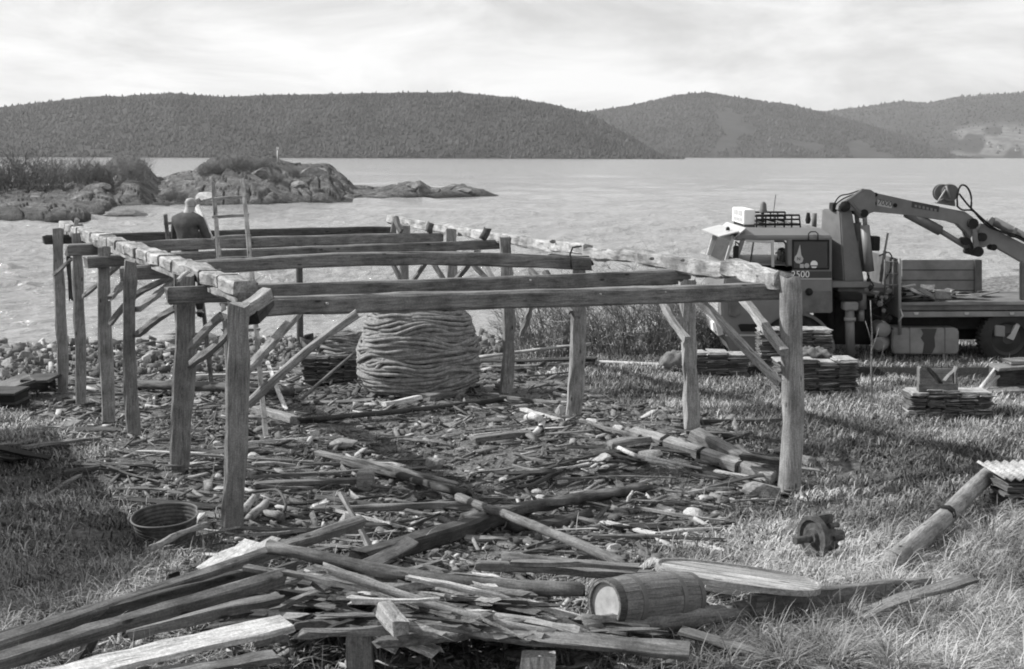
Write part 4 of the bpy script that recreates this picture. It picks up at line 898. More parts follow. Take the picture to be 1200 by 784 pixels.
box('mirror', atY(859, 306, YT - .3), atY(866, 288, YT - .3) + Vector((0, .05, 0)), M['black'], cab, .02)
lathe('side_lamp', [(0, .07), (.06, .06), (.08, .02)], M['black'], Matrix.Translation(atY(948, 342, YT - .0)) @ Matrix.Rotation(-pi / 2, 4, 'Z'), cab, 14)
# chassis, deck, boxes
pr('chassis', [(930, 384), (1330, 384), (1330, 398), (930, 398)], 'black', .75, .9, tk)
pr('underframe', [(1056, 371), (1330, 371), (1330, 386), (1056, 386)], 'black', .35, 1.7, tk)
pr('deck', [(1055, 357), (1330, 355), (1330, 363), (1055, 364)], 'steel', 0, TW, tk, .01)
pr('deck_rail', [(1055, 365.5), (1330, 364.5), (1330, 370), (1055, 372)], 'tank', -.03, .07, tk, .01)
pr('deck_strip', [(1055, 354.5), (1330, 352.5), (1330, 356.4), (1055, 358)], 'tank', -.045, .05, tk, .008)
for x in (1071, 1130, 1183): pr('lashing_hook', [(x, 366), (x + 6, 366), (x + 5, 369), (x + 1, 369)], 'paint_lt', -.06, .03, tk, .004)
pr('headboard', [(1053, 304), (1056.5, 304), (1056.5, 373), (1053, 373)], 'steel', .0, TW, tk)
pr('side_board', [(1057, 304.5), (1142, 304.5), (1142, 352), (1057, 354)], 'tank', TW - .25, .05, tk)
for py in (316, 328, 340): pr('board_seam', [(1057, py), (1142, py), (1142, py + .7), (1057, py + .7)], 'black', TW - .256, .01, tk, 0)
pr('corner_post', [(1142.3, 304.5), (1151, 304.5), (1151, 353), (1142.3, 353)], 'steel', TW - .3, .2, tk)
pr('stake', [(1196.5, 308), (1203, 308), (1203, 352), (1196.5, 352)], 'steel', .02, .1, tk)
tank = pr('fuel_tank', [(1046, 386), (1049, 384.5), (1122, 384.5), (1124, 387), (1124, 413), (1121, 415.5), (1048, 415), (1045, 411)], 'tank', .0, .6, tk, .03)
for x in (1066, 1107): pr('tank_seam', [(x, 384), (x + 1, 384), (x + 1, 415.5), (x, 415.5)], 'steel', -.006, .2, tank, 0)
pr('stain', [(1079, 385), (1098, 385), (1095, 395), (1096, 406), (1092, 414.6), (1081, 414.6), (1083, 402), (1079, 396), (1082, 391)], 'paint_dark', -.004, .003, tank, 0)
pr('lamp_box', [(1166, 381), (1178, 382), (1178, 395), (1166, 394)], 'tank', -.02, .12, tk)
pr('mudflap', [(1194, 374), (1198, 376), (1188, 399), (1180, 396), (1184, 392)], 'paint_lt', .02, .35, tk, .005)
lathe('air_tank', [(0, .02), (.01, .10), (.05, .14), (.5, .14), (.54, .1), (.55, .02)], M['tank'], Matrix.Translation(atY(1036, 387, YT - .02)) @ AXY, tk, 22)
lathe('air_tank', [(0, .02), (.01, .10), (.05, .135), (.5, .135), (.54, .1), (.55, .02)], M['tank'], Matrix.Translation(atY(1029, 404, YT - .12)) @ AXY @ Matrix.Rotation(-.5, 4, 'Z'), tk, 22)
# crane
cr = empty('crane', atY(1000, 345, YT + .6)); cr.parent = tk; cr.matrix_basis = WM[tk.name].inverted() @ WM[cr.name]
YC = .25
def cp(n, pts, m, dy, dep, bev=.01): return pr(n, pts, m, YC + dy, dep, cr, bev)
cp('base_plate', [(975, 330), (1020, 330), (1022, 337), (975, 337)], 'crane', -.1, 1.3)
cp('base_frame', [(982, 337), (1046, 337), (1046, 343), (982, 343)], 'steel', .0, .9)
loft('column', [[atY(989, 330, YT + YC), atY(1013, 330, YT + YC), atY(1011, 330, YT + YC) + Vector((0, .7, 0)), atY(988, 330, YT + YC) + Vector((-.32, .7, 0))],
                [atY(984, 246, YT + YC), atY(998, 245, YT + YC), atY(998, 245, YT + YC) + Vector((0, .5, 0)), atY(984, 246, YT + YC) + Vector((-.22, .5, 0))]], M['crane'], cr)
cp('column_cap', [(975.5, 248), (976, 238), (983, 238), (984, 248)], 'black', .1, .3)
cp('boom_head', [(982, 246), (983.5, 240), (1010, 221.5), (1019, 222), (1026, 226), (1026, 248), (1019, 250), (1015, 256), (1009, 256), (1002, 247), (990, 247)], 'crane', -.12, .3)
cp('head_rib', [(993, 234.5), (996.5, 233), (1010, 249), (1007.5, 251.5)], 'steel', -.15, .04, .006)
cp('head_edge', [(982, 240.2), (1009, 222), (1010, 223.4), (984, 241.5)], 'paint_lt', -.135, .02, 0)
boom = cp('boom', [(1020, 222), (1026, 226), (1094, 241), (1131, 248), (1141, 255), (1145, 265), (1137, 281), (1134, 274), (1123, 263), (1112, 259.5), (1054, 251), (1020, 248)], 'crane', .0, .26)
for x, y in ((1026, 228), (1024.5, 238.5), (1049, 240.5)): lathe('pin', [(0, .04), (.03, .035), (.035, .01)], M['black'], Matrix.Translation(atY(x, y, YT + YC - .0)) @ Matrix.Rotation(-pi / 2, 4, 'Z'), cr, 12)
lathe('pin', [(-.02, .10), (.02, .10), (.05, .07), (.06, .02)], M['black'], Matrix.Translation(atY(990, 242, YT + YC - .12)) @ Matrix.Rotation(-pi / 2, 4, 'Z'), cr, 16)
def bt(dx, dy=-.006): return YC + dy
pr('model_plate', [(1028.5, 233.6), (1045.5, 236.8), (1045, 244), (1028, 241)], 'paint_lt', YC - .01, .008, cr, 0)
sidetext('7000', 1037, 238.2, .135, 'black', YC - .013, cr, rot=radians(10.5))
pr('name_plate', [(1069, 235.5), (1101, 241.8), (1100, 248.5), (1068.5, 243)], 'paint_dark', YC - .01, .008, cr, 0)
for k in range(6): x = 1072 + k * 4.6; y = 239.6 + k * 1.0; pr('name_letter', [(x, y), (x + 2.6, y + .5), (x + 2.5, y + 3.6), (x - .1, y + 3)], 'crane', YC - .013, .003, cr, 0)
def cyl(n, a, b, r0, m, dy=0, k=14): return tube(n, [atY(*a, YT + YC + dy), atY(*b, YT + YC + dy)], r0, M[m], cr, k=k)
for (a, b, c_, d, dy) in [((1003, 247), (1005, 262), (1003.5, 261), (1010, 318), .18), ((1013, 250), (1014, 266), (1013.5, 264), (1019, 318), -.08)]:
    cyl('piston_rod', a, b, .042, 'crane', dy); cyl('lift_cylinder', c_, d, .085, 'crane' if dy < 0 else 'steel', dy)
    lathe('cylinder_eye', [(0, .075), (.12, .075)], M['black'], Matrix.Translation(atY(*a, YT + YC + dy - .06)) @ AXY, cr, 14)
cyl('jib_cylinder', (1062, 249), (1102, 270.5), .095, 'steel', .1); cyl('piston_rod', (1101, 270), (1141, 294.5), .05, 'crane', .1)
cp('link', [(1139, 262), (1144, 262), (1149, 292), (1145, 296), (1141, 293)], 'crane', -.06, .05); cp('link', [(1126, 262), (1133, 268), (1141, 288), (1137, 292), (1130, 276)], 'steel', .15, .1)
for x, y, r in ((1141, 262, .095), (1147, 295, .095), (1138, 295, .06), (1152, 278, .08), (1133, 283, .07)): lathe('pivot', [(0, r), (.02, r), (.30, r), (.32, r * .6)], M['black'], Matrix.Translation(atY(x, y, YT + YC - .09)) @ AXY, cr, 16)
cp('outer_boom', [(1147, 270), (1151, 262), (1158, 263), (1166, 269), (1215, 293), (1330, 350), (1330, 372), (1215, 317), (1165, 288.5), (1160, 286), (1154, 290), (1147, 290)], 'crane', .02, .22)
cyl('extension_cylinder', (1164, 259), (1330, 345), .085, 'steel', .06); cp('cylinder_clamp', [(1157, 262), (1162, 254), (1167, 256), (1163, 265)], 'tank', .0, .2); cp('cylinder_clamp', [(1184, 276), (1190, 266), (1193, 268), (1189, 279)], 'tank', -.04, .24)
lathe('hanging_pin', [(0, .06), (.25, .06)], M['black'], Matrix.Translation(atY(1165, 290, YT + YC)) @ AXY, cr, 14)
hr = lathe('hose_reel', [(0, .155), (.02, .16), (.03, .12), (.11, .12), (.12, .16), (.14, .155)], M['steel'], Matrix.Translation(atY(1105, 226, YT + YC + .15)) @ AXY, cr, 26)
lathe('hose_reel', [(0, .155), (.02, .16), (.03, .12), (.11, .12), (.12, .16), (.14, .155)], M['steel'], Matrix.Translation(atY(1114, 226, YT + YC - .02)) @ AXY, cr, 26)
cp('reel_bracket', [(1096, 238), (1120, 242), (1119, 234), (1110, 230), (1100, 236)], 'steel', .05, .12); tube('reel_stay', [atY(1098, 238, YT + YC - .05), atY(1108, 222, YT + YC - .05)], .014, M['paint_lt'], cr, k=6); tube('reel_stay', [atY(1109, 218, YT + YC - .06), atY(1113, 232, YT + YC - .06)], .02, M['tank'], cr, k=6)
for i, P in enumerate([[(1122, 242), (1122, 228), (1126, 217.5), (1133, 219), (1138, 230), (1138, 246)], [(1121, 241), (1128, 246), (1140, 247), (1150, 258), (1163, 268), (1190, 275), (1200, 280)], [(1124, 227), (1137, 243), (1158, 262), (1172, 271), (1196, 280)],
        [(977, 240), (984, 230), (996, 227), (1012, 221.5)], [(979, 240), (988, 233), (1000, 228), (1016, 223)], [(1018, 270), (1022, 290), (1016, 318), (1024, 335)], [(1030, 300), (1042, 296), (1046, 310), (1036, 330)], [(1000, 345), (1012, 352), (1030, 350), (1040, 360)], [(1008, 372), (1024, 362), (1038, 356), (1047, 344)], [(1024, 352), (1020, 366), (1036, 372), (1044, 362)]]):
    tube('hydraulic_hose', [atY(*q, YT + YC - .06 - .012 * i) for q in P], .018 if i < 3 else .013, M['black'], cr, k=6, res=5)
# controls, stabiliser leg, ladder stand
fb('valve_box', 1026, 278, 1035, 295, .2, .5, 'black', cr); cyl('control_lever', (1040.5, 273), (1032, 322), .02, 'steel', -.15, 6); cyl('control_post', (1037, 294), (1032, 330), .03, 'steel', -.1, 8)
for k, (x, y) in enumerate([(1016, 340), (1021, 336), (1027, 341), (1033, 347), (1025, 352), (1031, 356), (1038, 350), (1018, 330), (1042, 342), (1036, 364), (1043, 372)]): lathe('valve', [(0, .02), (.01, .04 + .01 * (k % 3)), (.05, .04), (.055, .02), (.12, .02)], M[['steel', 'black', 'crane'][k % 3]], Matrix.Translation(atY(x, y, YT - .05 - .02 * (k % 4))) @ AXY @ Matrix.Rotation(k * .7, 4, 'Y'), cr, 12)
leg = cyl('stabiliser_leg', (995.5, 360), (996.5, 417), .085, 'crane', -.3); fb('stabiliser_head', 987, 353, 1004, 363, -.15, .15, 'tank', cr, .02); cyl('stabiliser_collar', (996, 372), (996, 376), .11, 'tank', -.3); fb('stabiliser_foot', 989, 416, 1005, 420, -.2, .2, 'black', cr, .01)
fb('stabiliser_beam', 984, 343, 1010, 352, -.1, 2.4, 'black', cr, .02); cyl('pump', (1009, 344), (1009, 362), .10, 'steel', -.2); cyl('pump_neck', (1009, 362), (1009, 376), .06, 'crane', -.2)
fb('gearbox', 976, 345, 986, 410, .5, 1.8, 'black', cr, .03); fb('engine_block', 984, 352, 1046, 410, .7, 1.7, 'black', cr, .05)
stand = empty('step_ladder_frame', atY(1046, 372, YT)); stand.parent = tk; stand.matrix_basis = WM[tk.name].inverted() @ WM[stand.name]
for x in (1037, 1046.5): tube('upright', [atY(x, 304, YT - .05), atY(x, 345, YT - .05)], .018, M['steel'], stand, k=6)
for y in (307, 321, 334): tube('rung', [atY(1036, y, YT - .05), atY(1053, y, YT - .05)], .014, M['steel'], stand, k=6)
fb('white_panel', 1043, 309, 1048, 345, .3, .34, 'paint_lt', stand, .004)
tube('gate_post', [atY(1054, 303, YT - .05), atY(1054.5, 392, YT - .05)], .03, M['tank'], tk, k=8); tube('lashing_strap', [atY(1055, 362, YT - .08), atY(1058, 370, YT - .12), atY(1053, 377, YT - .1)], .016, M['paint_lt'], tk, k=5)
# load on the deck: loose slates
r = random.Random(77)
for k in range(46):
    me = SLM[r.randint(0, 9)]; px = r.uniform(1058, 1128) if k < 38 else r.uniform(1128, 1190); s = link(bpy.data.objects.new('slate', me)); z = atY(px, 353, YT).z + .03 + r.random() * .16 * max(0, (1128 - px) / 70) ** .5
    put(s, Matrix.Translation((atY(px, 353, YT).x, YT + r.uniform(.15, 1.6), z)) @ Matrix.Rotation(r.uniform(0, 3), 4, 'Z') @ Matrix.Rotation(r.uniform(-.4, .4), 4, 'Y') @ Matrix.Diagonal((r.uniform(.25, .45), .28, .02, 1)))
    tag(s, 'loose broken slate lying in the heap on the deck of the lorry', 'slate', 'loose slates on the lorry deck')
# driver
hd = atY(917, 296.5, YT + .75)
Pd = dict(head=(0, .02, 0), neck=(0, -.02, -.17), chest=(0, -.02, -.40), waist=(0, -.02, -.62), hip=(0, .0, -.78), lsho=(-.19, 0, -.25), lelb=(-.25, .16, -.48), lwri=(-.16, .38, -.46), rsho=(.19, 0, -.25), relb=(.25, .16, -.48), rwri=(.16, .38, -.46),
          lthi=(-.1, .05, -.80), lkne=(-.14, .46, -.76), lank=(-.14, .5, -1.10), ltoe=(-.14, .64, -1.14), rthi=(.1, .05, -.80), rkne=(.14, .46, -.76), rank=(.14, .5, -1.10), rtoe=(.14, .64, -1.14))
person('dark haired driver sitting behind the window of the lorry cab', Matrix.Translation(hd) @ Matrix.Rotation(radians(90), 4, 'Z'), Pd, False)
# ------------------------------------------------------------------ debris: every named board, log and pole
def pl(label, a, b, w, h, m, ha=.03, hb=None, cat='board', name=None, roll=None, bend=(0, 0), rnd=False, n=8, rough=.006, split=.03, taper=1.0, group=None, twist=0):
    hb = ha if hb is None else hb
    P = G(a[0], a[1], ha); Q = G(b[0], b[1], hb)
    o = beam(name or {'board': 'board', 'log': 'log', 'pole': 'pole', 'beam': 'timber_beam'}.get(cat, cat), P, Q, w, h, M[m], None, roll if roll is not None else random.uniform(-.1, .1), n=n, rough=rough, split=split, bend=bend, rnd=rnd, taper=taper, twist=twist)
    return tag(o, label, cat, group)
pl('long grey beam running from the lower left corner up to the broken end above the pile', (-20, 762), (424, 611), .075, .08, 'tie', .22, .42, 'beam', n=12, roll=.4)
pl('long dark plank edge lying just behind the bright topped beam at the lower left', (-20, 756), (300, 676), .05, .11, 'dark', .16, .34, 'beam', n=10)
pl('grey beam in front of the long one, running out of the left edge of the picture', (-30, 783), (330, 676), .075, .085, 'tie', .30, .48, 'beam', n=12, roll=.45)
pl('dark stained board lying under the grey beam left of the pile', (150, 742), (392, 690), .10, .06, 'tie', .22, .34, 'board', n=8)
pl('bright white board at the bottom left, the palest in the picture', (40, 800), (336, 729), .14, .035, 'pale', .34, .40, 'board', roll=.25, n=8)
pl('grey board lying flat below the bright white board', (120, 800), (322, 768), .11, .03, 'grey', .16, .14, roll=.1)
pl('short thick grey block end beside the tip of the white board', (300, 752), (336, 742), .08, .06, 'grey', .2, .2, 'block', name='wood_block', n=2)
pl('pale board sloping down beside the tub, first of three side by side', (242, 672), (298, 634), .16, .03, 'pale', .16, .20, roll=.2, n=4)
pl('pale board sloping down beside the tub, middle one of three side by side', (272, 668), (322, 632), .10, .03, 'pale', .17, .22, roll=.2, n=4)
pl('narrow pale board right of the two others that slope down beside the tub', (298, 660), (338, 636), .09, .03, 'grey', .18, .24, roll=.2, n=4)
pl('long dark round log across the top of the pile', (316, 644), (682, 692), .095, .085, 'log', .52, .34, 'log', rnd=True, n=14, rough=.009, bend=(0, -.03))
pl('dark heavy beam leaning up to the left behind the top log', (0, 768), (345, 668), .06, .09, 'dark', .10, .30, 'beam', n=9)
pl('thin grey lath lying across the bright beams left of the pile', (286, 667), (432, 686), .05, .03, 'grey', .52, .46, 'lath', name='lath', n=6)
pl('bent grey pole curving through the middle of the pile', (382, 668), (652, 741), .055, .05, 'post', .58, .30, 'pole', bend=(0, -.04), n=12, rnd=True)
pl('long pale lath under the dark log, sloping down to the barrel', (480, 676), (694, 730), .045, .03, 'pale', .50, .16, 'lath', name='lath', n=10, bend=(.05, 0))
pl('wide pale flat board at the front of the pile, its end pointing to the barrel', (486, 729), (806, 766), .11, .03, 'grey', .34, .22, roll=.35, n=9, split=.01)
pl('short pale lath with a bright face in the front of the pile', (410, 703), (514, 702), .06, .03, 'pale', .50, .50, 'lath', name='lath', n=4, taper=.5)
pl('stubby squared post end pointing at the viewer from the pile', (446, 712), (470, 736), .09, .085, 'post', .46, .42, 'post', name='post_end', n=3, rnd=False)
pl('small bright board below the stubby post end, left of two', (436, 742), (466, 758), .10, .025, 'pale', .24, .2, n=2)
pl('small bright board below the stubby post end, right of two', (464, 746), (512, 764), .12, .025, 'pale', .24, .2, n=2)
pl('short grey board sloping up to the wide pale board', (452, 752), (520, 734), .08, .03, 'grey', .3, .32, n=3)
pl('dark board behind the barrel reaching left', (560, 664), (762, 672), .10, .05, 'tie', .36, .28, n=8)
pl('dark board with a sunlit top edge behind the barrel', (600, 660), (748, 664), .10, .03, 'grey', .44, .36, n=6)
pl('dark rough log behind the dark board, its end showing above the barrel', (590, 655), (742, 668), .10, .09, 'log', .30, .22, 'log', rnd=True, n=7)
pl('broad grey board leaning over the near left logs of the pile', (372, 690), (482, 634), .10, .03, 'grey', .40, .34, roll=.5, n=5)
pl('heavy dark timber crossing behind the pile from the left of the tub', (420, 656), (600, 600), .16, .13, 'dark', .14, .10, 'beam', n=8)
pl('rotten split log lying across the floor in the middle of the litter', (545, 612), (762, 568), .20, .13, 'log', .08, .08, 'log', rnd=True, n=12, rough=.016, taper=.7)
pl('lower half of the rotten log with a broken dark side', (600, 620), (690, 604), .15, .10, 'dark', .06, .06, 'log', rnd=True, n=6, rough=.014)
pl('dark round pole crossing the rotten log towards the barrel', (538, 582), (734, 662), .085, .085, 'tie', .22, .10, 'pole', rnd=True, n=10)
pl('dark old spar ending where the round pole begins', (462, 556), (548, 578), .09, .08, 'dark', .12, .20, 'pole', rnd=True, n=6)
pl('straight grey pole lying from the flat stone towards the middle, upper of two', (372, 530), (536, 568), .07, .05, 'grey', .10, .10, 'pole', n=8)
pl('straight dark pole lying just below the upper grey one', (400, 541), (532, 572), .05, .05, 'tie', .08, .08, 'pole', n=8)
pl('thin long lath lying level on the litter left of the small block', (292, 558), (480, 549), .05, .03, 'grey', .05, .05, 'lath', name='lath', n=6)
pl('thick level timber in the litter behind the front corner post', (298, 568), (440, 563), .08, .06, 'tie', .05, .05, 'beam', n=6)
pl('long level dark timber in front of the small block', (366, 597), (562, 592), .08, .06, 'tie', .06, .06, 'beam', n=8)
pl('grey board leaning up beside the broken end of the long beam', (437, 652), (402, 582), .10, .03, 'grey', .08, .40, roll=.9, n=4)
pl('pale lath lying on the right of the litter, pointing at the oval hatch', (708, 613), (848, 645), .07, .03, 'pale', .05, .05, 'lath', name='lath', n=6)
pl('short grey lath following the pale one in the grass', (846, 634), (900, 646), .06, .03, 'grey', .04, .04, 'lath', name='lath', n=4)
pl('long dark pole lying in front of the rope coil', (350, 494), (592, 467), .09, .08, 'dark', .07, .10, 'pole', rnd=True, n=10, bend=(0, -.02))
pl('squared box timber lying behind the front corner post', (300, 479), (350, 494), .14, .10, 'post', .07, .07, 'beam', n=3)
pl('thick log lying behind the left posts near the shore', (156, 450), (342, 458), .17, .16, 'log', .10, .12, 'log', rnd=True, n=10)
pl('pale board lying on the thick log near the shore', (200, 442), (330, 436), .14, .05, 'pale', .16, .16, n=5)
pl('weathered pole lying behind the coil to the right, topmost', (556, 419), (692, 403), .07, .06, 'pale', .16, .28, 'pole', rnd=True, n=8)
pl('dark plank below the topmost pole right of the coil', (560, 424), (700, 420), .22, .04, 'dark', .12, .12, n=5)
pl('long bleached lath running right from the dark planks in the lawn', (648, 422), (778, 427), .07, .03, 'pale', .06, .06, 'lath', name='lath', n=6)
pl('lowest dark plank of the heap right of the coil', (570, 430), (690, 426), .2, .05, 'tie', .04, .04, n=5)
pl('short squared beam lying on the litter right of the middle', (556, 516), (622, 507), .12, .07, 'grey', .05, .05, 'beam', n=3)
pl('short grey beam in the litter below the pale lump of wood', (600, 547), (642, 556), .09, .06, 'post', .04, .04, 'beam', n=3)
pl('thin pale lath right of the short grey beam', (636, 551), (690, 543), .04, .025, 'pale', .05, .05, 'lath', name='lath', n=3)
sp_a, sp_b = G(742, 506, .10), G(905, 560, .08)
sp = tag(empty('banded_spar', sp_a), 'squared spar with dark iron bands lying against the right posts', 'spar')
beam('shaft', sp_a, sp_b, .15, .13, M['post'], sp, n=12, rough=.006, roll=.2)
for f in (.24, .51, .78): beam('iron_band', sp_a.lerp(sp_b, f - .011), sp_a.lerp(sp_b, f + .011), .168, .148, M['black'], sp, roll=.2, n=1, rough=.001, split=0)
pl('heavy grey beam end lying between the right posts', (812, 512), (912, 554), .20, .17, 'grey', .12, .12, 'beam', n=6, rough=.012)
pl('short dark timber resting on the heavy beam end at the corner post', (868, 536), (918, 540), .10, .07, 'dark', .26, .26, 'beam', n=3)
ap, bp = G(1046, 658, .14), G(1168, 550, .16)
pt = tag(empty('fallen_pole', ap), 'thick round pole lying in the grass at the right, with a rope band round it', 'pole')
beam('shaft', ap, bp, .165, .165, M['post'], pt, rnd=True, n=12, rough=.006)
beam('rope_band', ap.lerp(bp, .40), ap.lerp(bp, .425), .18, .18, M['black'], pt, rnd=True, n=2, rough=.003, split=0)
for lb, P, r0 in [('upper bare white branch in the litter by the banded spar', [(725, 525, .10), (748, 535, .12), (770, 538, .08), (800, 545, .10), (822, 549, .06)], .028), ('lower bare white branch in the litter by the banded spar', [(752, 539, .08), (778, 543, .1), (792, 547, .05)], .024)]:
    tag(tube('branch', [G(a, b, c) for a, b, c in P], (r0, r0 * .5), M['branch'], k=7, res=4), lb, 'branch')
pl('long dark rough beam lying along the front of the barrel into the grass', (682, 738), (905, 706), .11, .12, 'tie', .20, .16, 'log', rnd=True, n=12, rough=.012, bend=(0, -.02))
pl('dark timber continuing right from the barrel log into the tall grass', (880, 708), (1088, 686), .08, .12, 'tie', .18, .14, 'beam', n=10, taper=.8)
pl('grey board propped over the timbers at the right end of the pile', (1004, 724), (1136, 676), .09, .03, 'grey', .10, .30, roll=.3, n=5, split=.05)
pl('dark narrow board under the propped grey one', (955, 728), (1124, 710), .09, .04, 'tie', .08, .08, n=6)
pl('blackened short plank half hidden in the grass right of the pile', (1045, 728), (1106, 722), .1, .05, 'dark', .05, .05, n=4)
pl('grey plank running down to the bottom edge right of the barrel', (800, 741), (985, 790), .11, .03, 'grey', .14, .08, n=6)
pl('dark fallen timber in the lawn behind the right posts', (800, 494), (940, 494), .09, .07, 'dark', .05, .05, 'beam', n=5)
pl('wide grey plank in the shaded grass at the left', (12, 522), (86, 494), .28, .03, 'tie', .06, .1, n=4)
pl('narrow grey plank below the wide one in the shaded grass', (30, 524), (112, 514), .12, .03, 'tie', .06, .06, n=4)
pl('upper black board at the left edge of the shaded grass', (-20, 522), (58, 536), .12, .03, 'black', .1, .08, n=4)
pl('lower black board at the left edge of the shaded grass', (-20, 530), (22, 540), .12, .03, 'black', .08, .06, n=3)
pl('short dark stick in the shaded grass left of the posts', (74, 556), (122, 545), .06, .05, 'dark', .06, .06, 'stick', name='stick', n=3)
pl('thin pale stick in the shaded grass, below the dark one', (58, 578), (92, 558), .04, .03, 'grey', .06, .06, 'stick', name='stick', n=3)
pl('black stick lying at the left edge above the straw', (-10, 607), (33, 621), .06, .05, 'dark', .06, .06, 'stick', name='stick', n=3)
pl('charred short stump standing up between the beams left of the pile', (196, 702), (206, 680), .09, .08, 'black', .10, .30, 'stump', name='stump', n=2)
pl('flat board leaning from the ground up to the beam end, left of the pile', (92, 785), (108, 750), .07, .04, 'dark', .05, .25, 'stick', name='stick', n=2)
pl('stick lying across the rim of the tub', (176, 640), (242, 616), .05, .05, 'post', .30, .24, 'stick', name='stick', rnd=True, n=6, rough=.008)
pl('small pale board standing in the grass behind the tub', (224, 618), (236, 602), .09, .02, 'pale', .06, .16, n=2)
pl('thin stake leaning against the ladder foot', (335, 480), (313, 424), .06, .03, 'pale', .03, .50, 'stake', name='stake', n=3)
pl('diagonal pole propped against the big rope coil', (352, 470), (424, 405), .06, .05, 'grey', .04, .75, 'pole', rnd=True, n=6)
pl('bleached white plank in front of the rope coil', (450, 474), (492, 466), .12, .07, 'pale', .1, .1, n=3)
pl('short thick block lying at the right foot of the coil', (498, 466), (530, 462), .2, .1, 'grey', .06, .06, 'block', name='wood_block', n=2)
pl('grey pole on the ground right of the coil, behind the second post', (566, 462), (656, 472), .08, .05, 'grey', .08, .08, 'pole', n=5)
pl('lower grey pole beside the coil, pointing at the third post', (612, 480), (656, 492), .07, .04, 'pale', .06, .06, 'pole', n=4)
pl('thin dark pole running from the third post down to the banded spar', (680, 492), (748, 512), .05, .04, 'grey', .10, .10, 'pole', n=5)
pl('low dark timber under the upper end of the banded spar', (715, 522), (765, 515), .16, .10, 'tie', .05, .05, 'beam', n=3)
for lb, a, b in [('left of two posts sawn off at the bottom edge of the picture', (423, 800), (423, 741)), ]:
    A = G(*a, .0); B = atY(b[0], b[1], A.y + .02); tag(beam('sawn_post', A - Vector((0, 0, .2)), B, .135, .10, M['post'], n=4, split=.004), lb, 'post')
A = G(631, 800, 0); tag(beam('sawn_post', A - Vector((0, 0, .2)), atY(630, 766, A.y), .19, .12, M['pale'], n=3, split=.004), 'right, broader one of two posts sawn off at the bottom edge', 'post')
A = G(428, 573, 0); tag(box('wood_block', A + Vector((-.09, -.03, -.03)), A + Vector((.09, .10, .18)), M['post'], bev=.012), 'small upright block standing on the litter behind the front corner post', 'block')
# small pipes and a bent rod by the corner post
for i, (lb, a, b) in enumerate([('short thick stick by the front corner post, uppermost of three', (284, 602), (300, 579)), ('short thick stick by the front corner post, middle of three', (294, 607), (313, 588)), ('short thick stick by the front corner post, lying level', (309, 601), (331, 606))]): pl(lb, a, b, .08, .08, 'post', .06, .08, 'stick', name='stick', rnd=True, n=3)
tag(tube('bent_rod', [G(288, 578, .1), G(318, 574, .16), G(328, 577, .18), G(335, 592, .12), G(331, 602, .05)], .015, M['iron'], k=6, res=3), 'thin bent iron rod beside the front corner post', 'rod')
# middle of the pile: many anonymous laths lying on each other
r = random.Random(31)
STF = []
for i in range(420):
    cx = r.gauss(530, 125); cx = min(max(cx, 300), 800); f = (cx - 300) / 500
    cy = 676 + f * 8 + r.uniform(0, 62) * (1 if cx < 700 else .45); L = r.uniform(70, 240) * (.9 if i % 3 else .5); sl = r.gauss(.10, .10) if cx > 420 else r.gauss(-.12, .18)
    if cx + L / 2 > 655 and 655 < cy < 728: continue
    hgt = r.uniform(.04, .40) * (1 - abs(f - .4) * .9); dd = L / 2
    m = r.choice(['grey', 'tie', 'tie', 'dark', 'dark', 'grey', 'grey', 'log', 'post', 'post', 'pale']); w = r.choice([.025, .035, .045, .06, .08]); h = r.choice([.015, .02, .03, .04])
    o = pl('weathered lath or board lying among the others in the foreground pile', (cx - dd, cy - sl * dd), (cx + dd, cy + sl * dd), w, h, m, hgt, hgt + r.uniform(-.05, .05), 'board', n=6, roll=r.gauss(0, .35), bend=(r.uniform(-.03, .03), r.uniform(-.02, .02)), group='boards in the foreground pile', rough=.008, split=.07, taper=r.uniform(.6, 1), twist=r.uniform(-.3, .3))
    if i >= 120: STF.append(o)
# scattered boards on the littered floor
def inlit(x, y): return bool(inpoly(np.array([x]), np.array([y]), LITW)[0])
n = 0
while n < 230:
    px = r.uniform(60, 900); py = 432 + (r.random() ** .8) * 250; p = G(px, py)
    if not inlit(p.x, p.y) or (430 < px < 560 and py < 475): continue
    n += 1; L = r.choice([.25, .4, .5, .7, .9, 1.3]) * r.uniform(.8, 1.2); a = r.gauss(.1, .5) if r.random() < .75 else r.uniform(0, 3.1)
    d = Vector((cos(a), sin(a), 0)) * L / 2; A = p - d; B = p + d; A.z = float(gh(A.x, A.y)) + r.uniform(.02, .09); B.z = float(gh(B.x, B.y)) + r.uniform(.02, .09)
    o = beam('board', A, B, r.choice([.025, .035, .05, .08]), r.choice([.012, .02, .03]), M[r.choice(['grey', 'tie', 'post', 'tie', 'dark', 'grey', 'pale', 'log', 'dark'])], None, r.gauss(0, .3), n=4, rough=.006, split=.04, taper=r.uniform(.5, 1))
    tag(o, 'short splintered board lying on the littered floor under the frame', 'board', 'splintered boards on the littered floor')
    if n > 105: STF.append(o)
# the smaller boards beyond those that can be told apart: joined by wood
def join_stuff(name, label, L, cat):
    by_ = {}
    for o in L: by_.setdefault(o.data.materials[0], []).append(o)
    ms = list(by_); V = []; Fc = []; Mi = []; b0 = 0
    for mi, m_ in enumerate(ms):
        for o in by_[m_]:
            T_ = o.matrix_basis; V += [T_ @ v.co for v in o.data.vertices]
            for p_ in o.data.polygons: Fc.append([b0 + k_ for k_ in p_.vertices]); Mi.append(mi)
            b0 = len(V); bpy.data.objects.remove(o)
    me = bpy.data.meshes.new(name); me.from_pydata(V, [], Fc); me.polygons.foreach_set('material_index', Mi)
    for m_ in ms: me.materials.append(m_)
    return tag(kind(obj(name, me, None), 'stuff'), label, cat)
join_stuff('splintered_wood', 'tangle of smaller broken laths and boards between the larger ones', STF, 'broken boards')
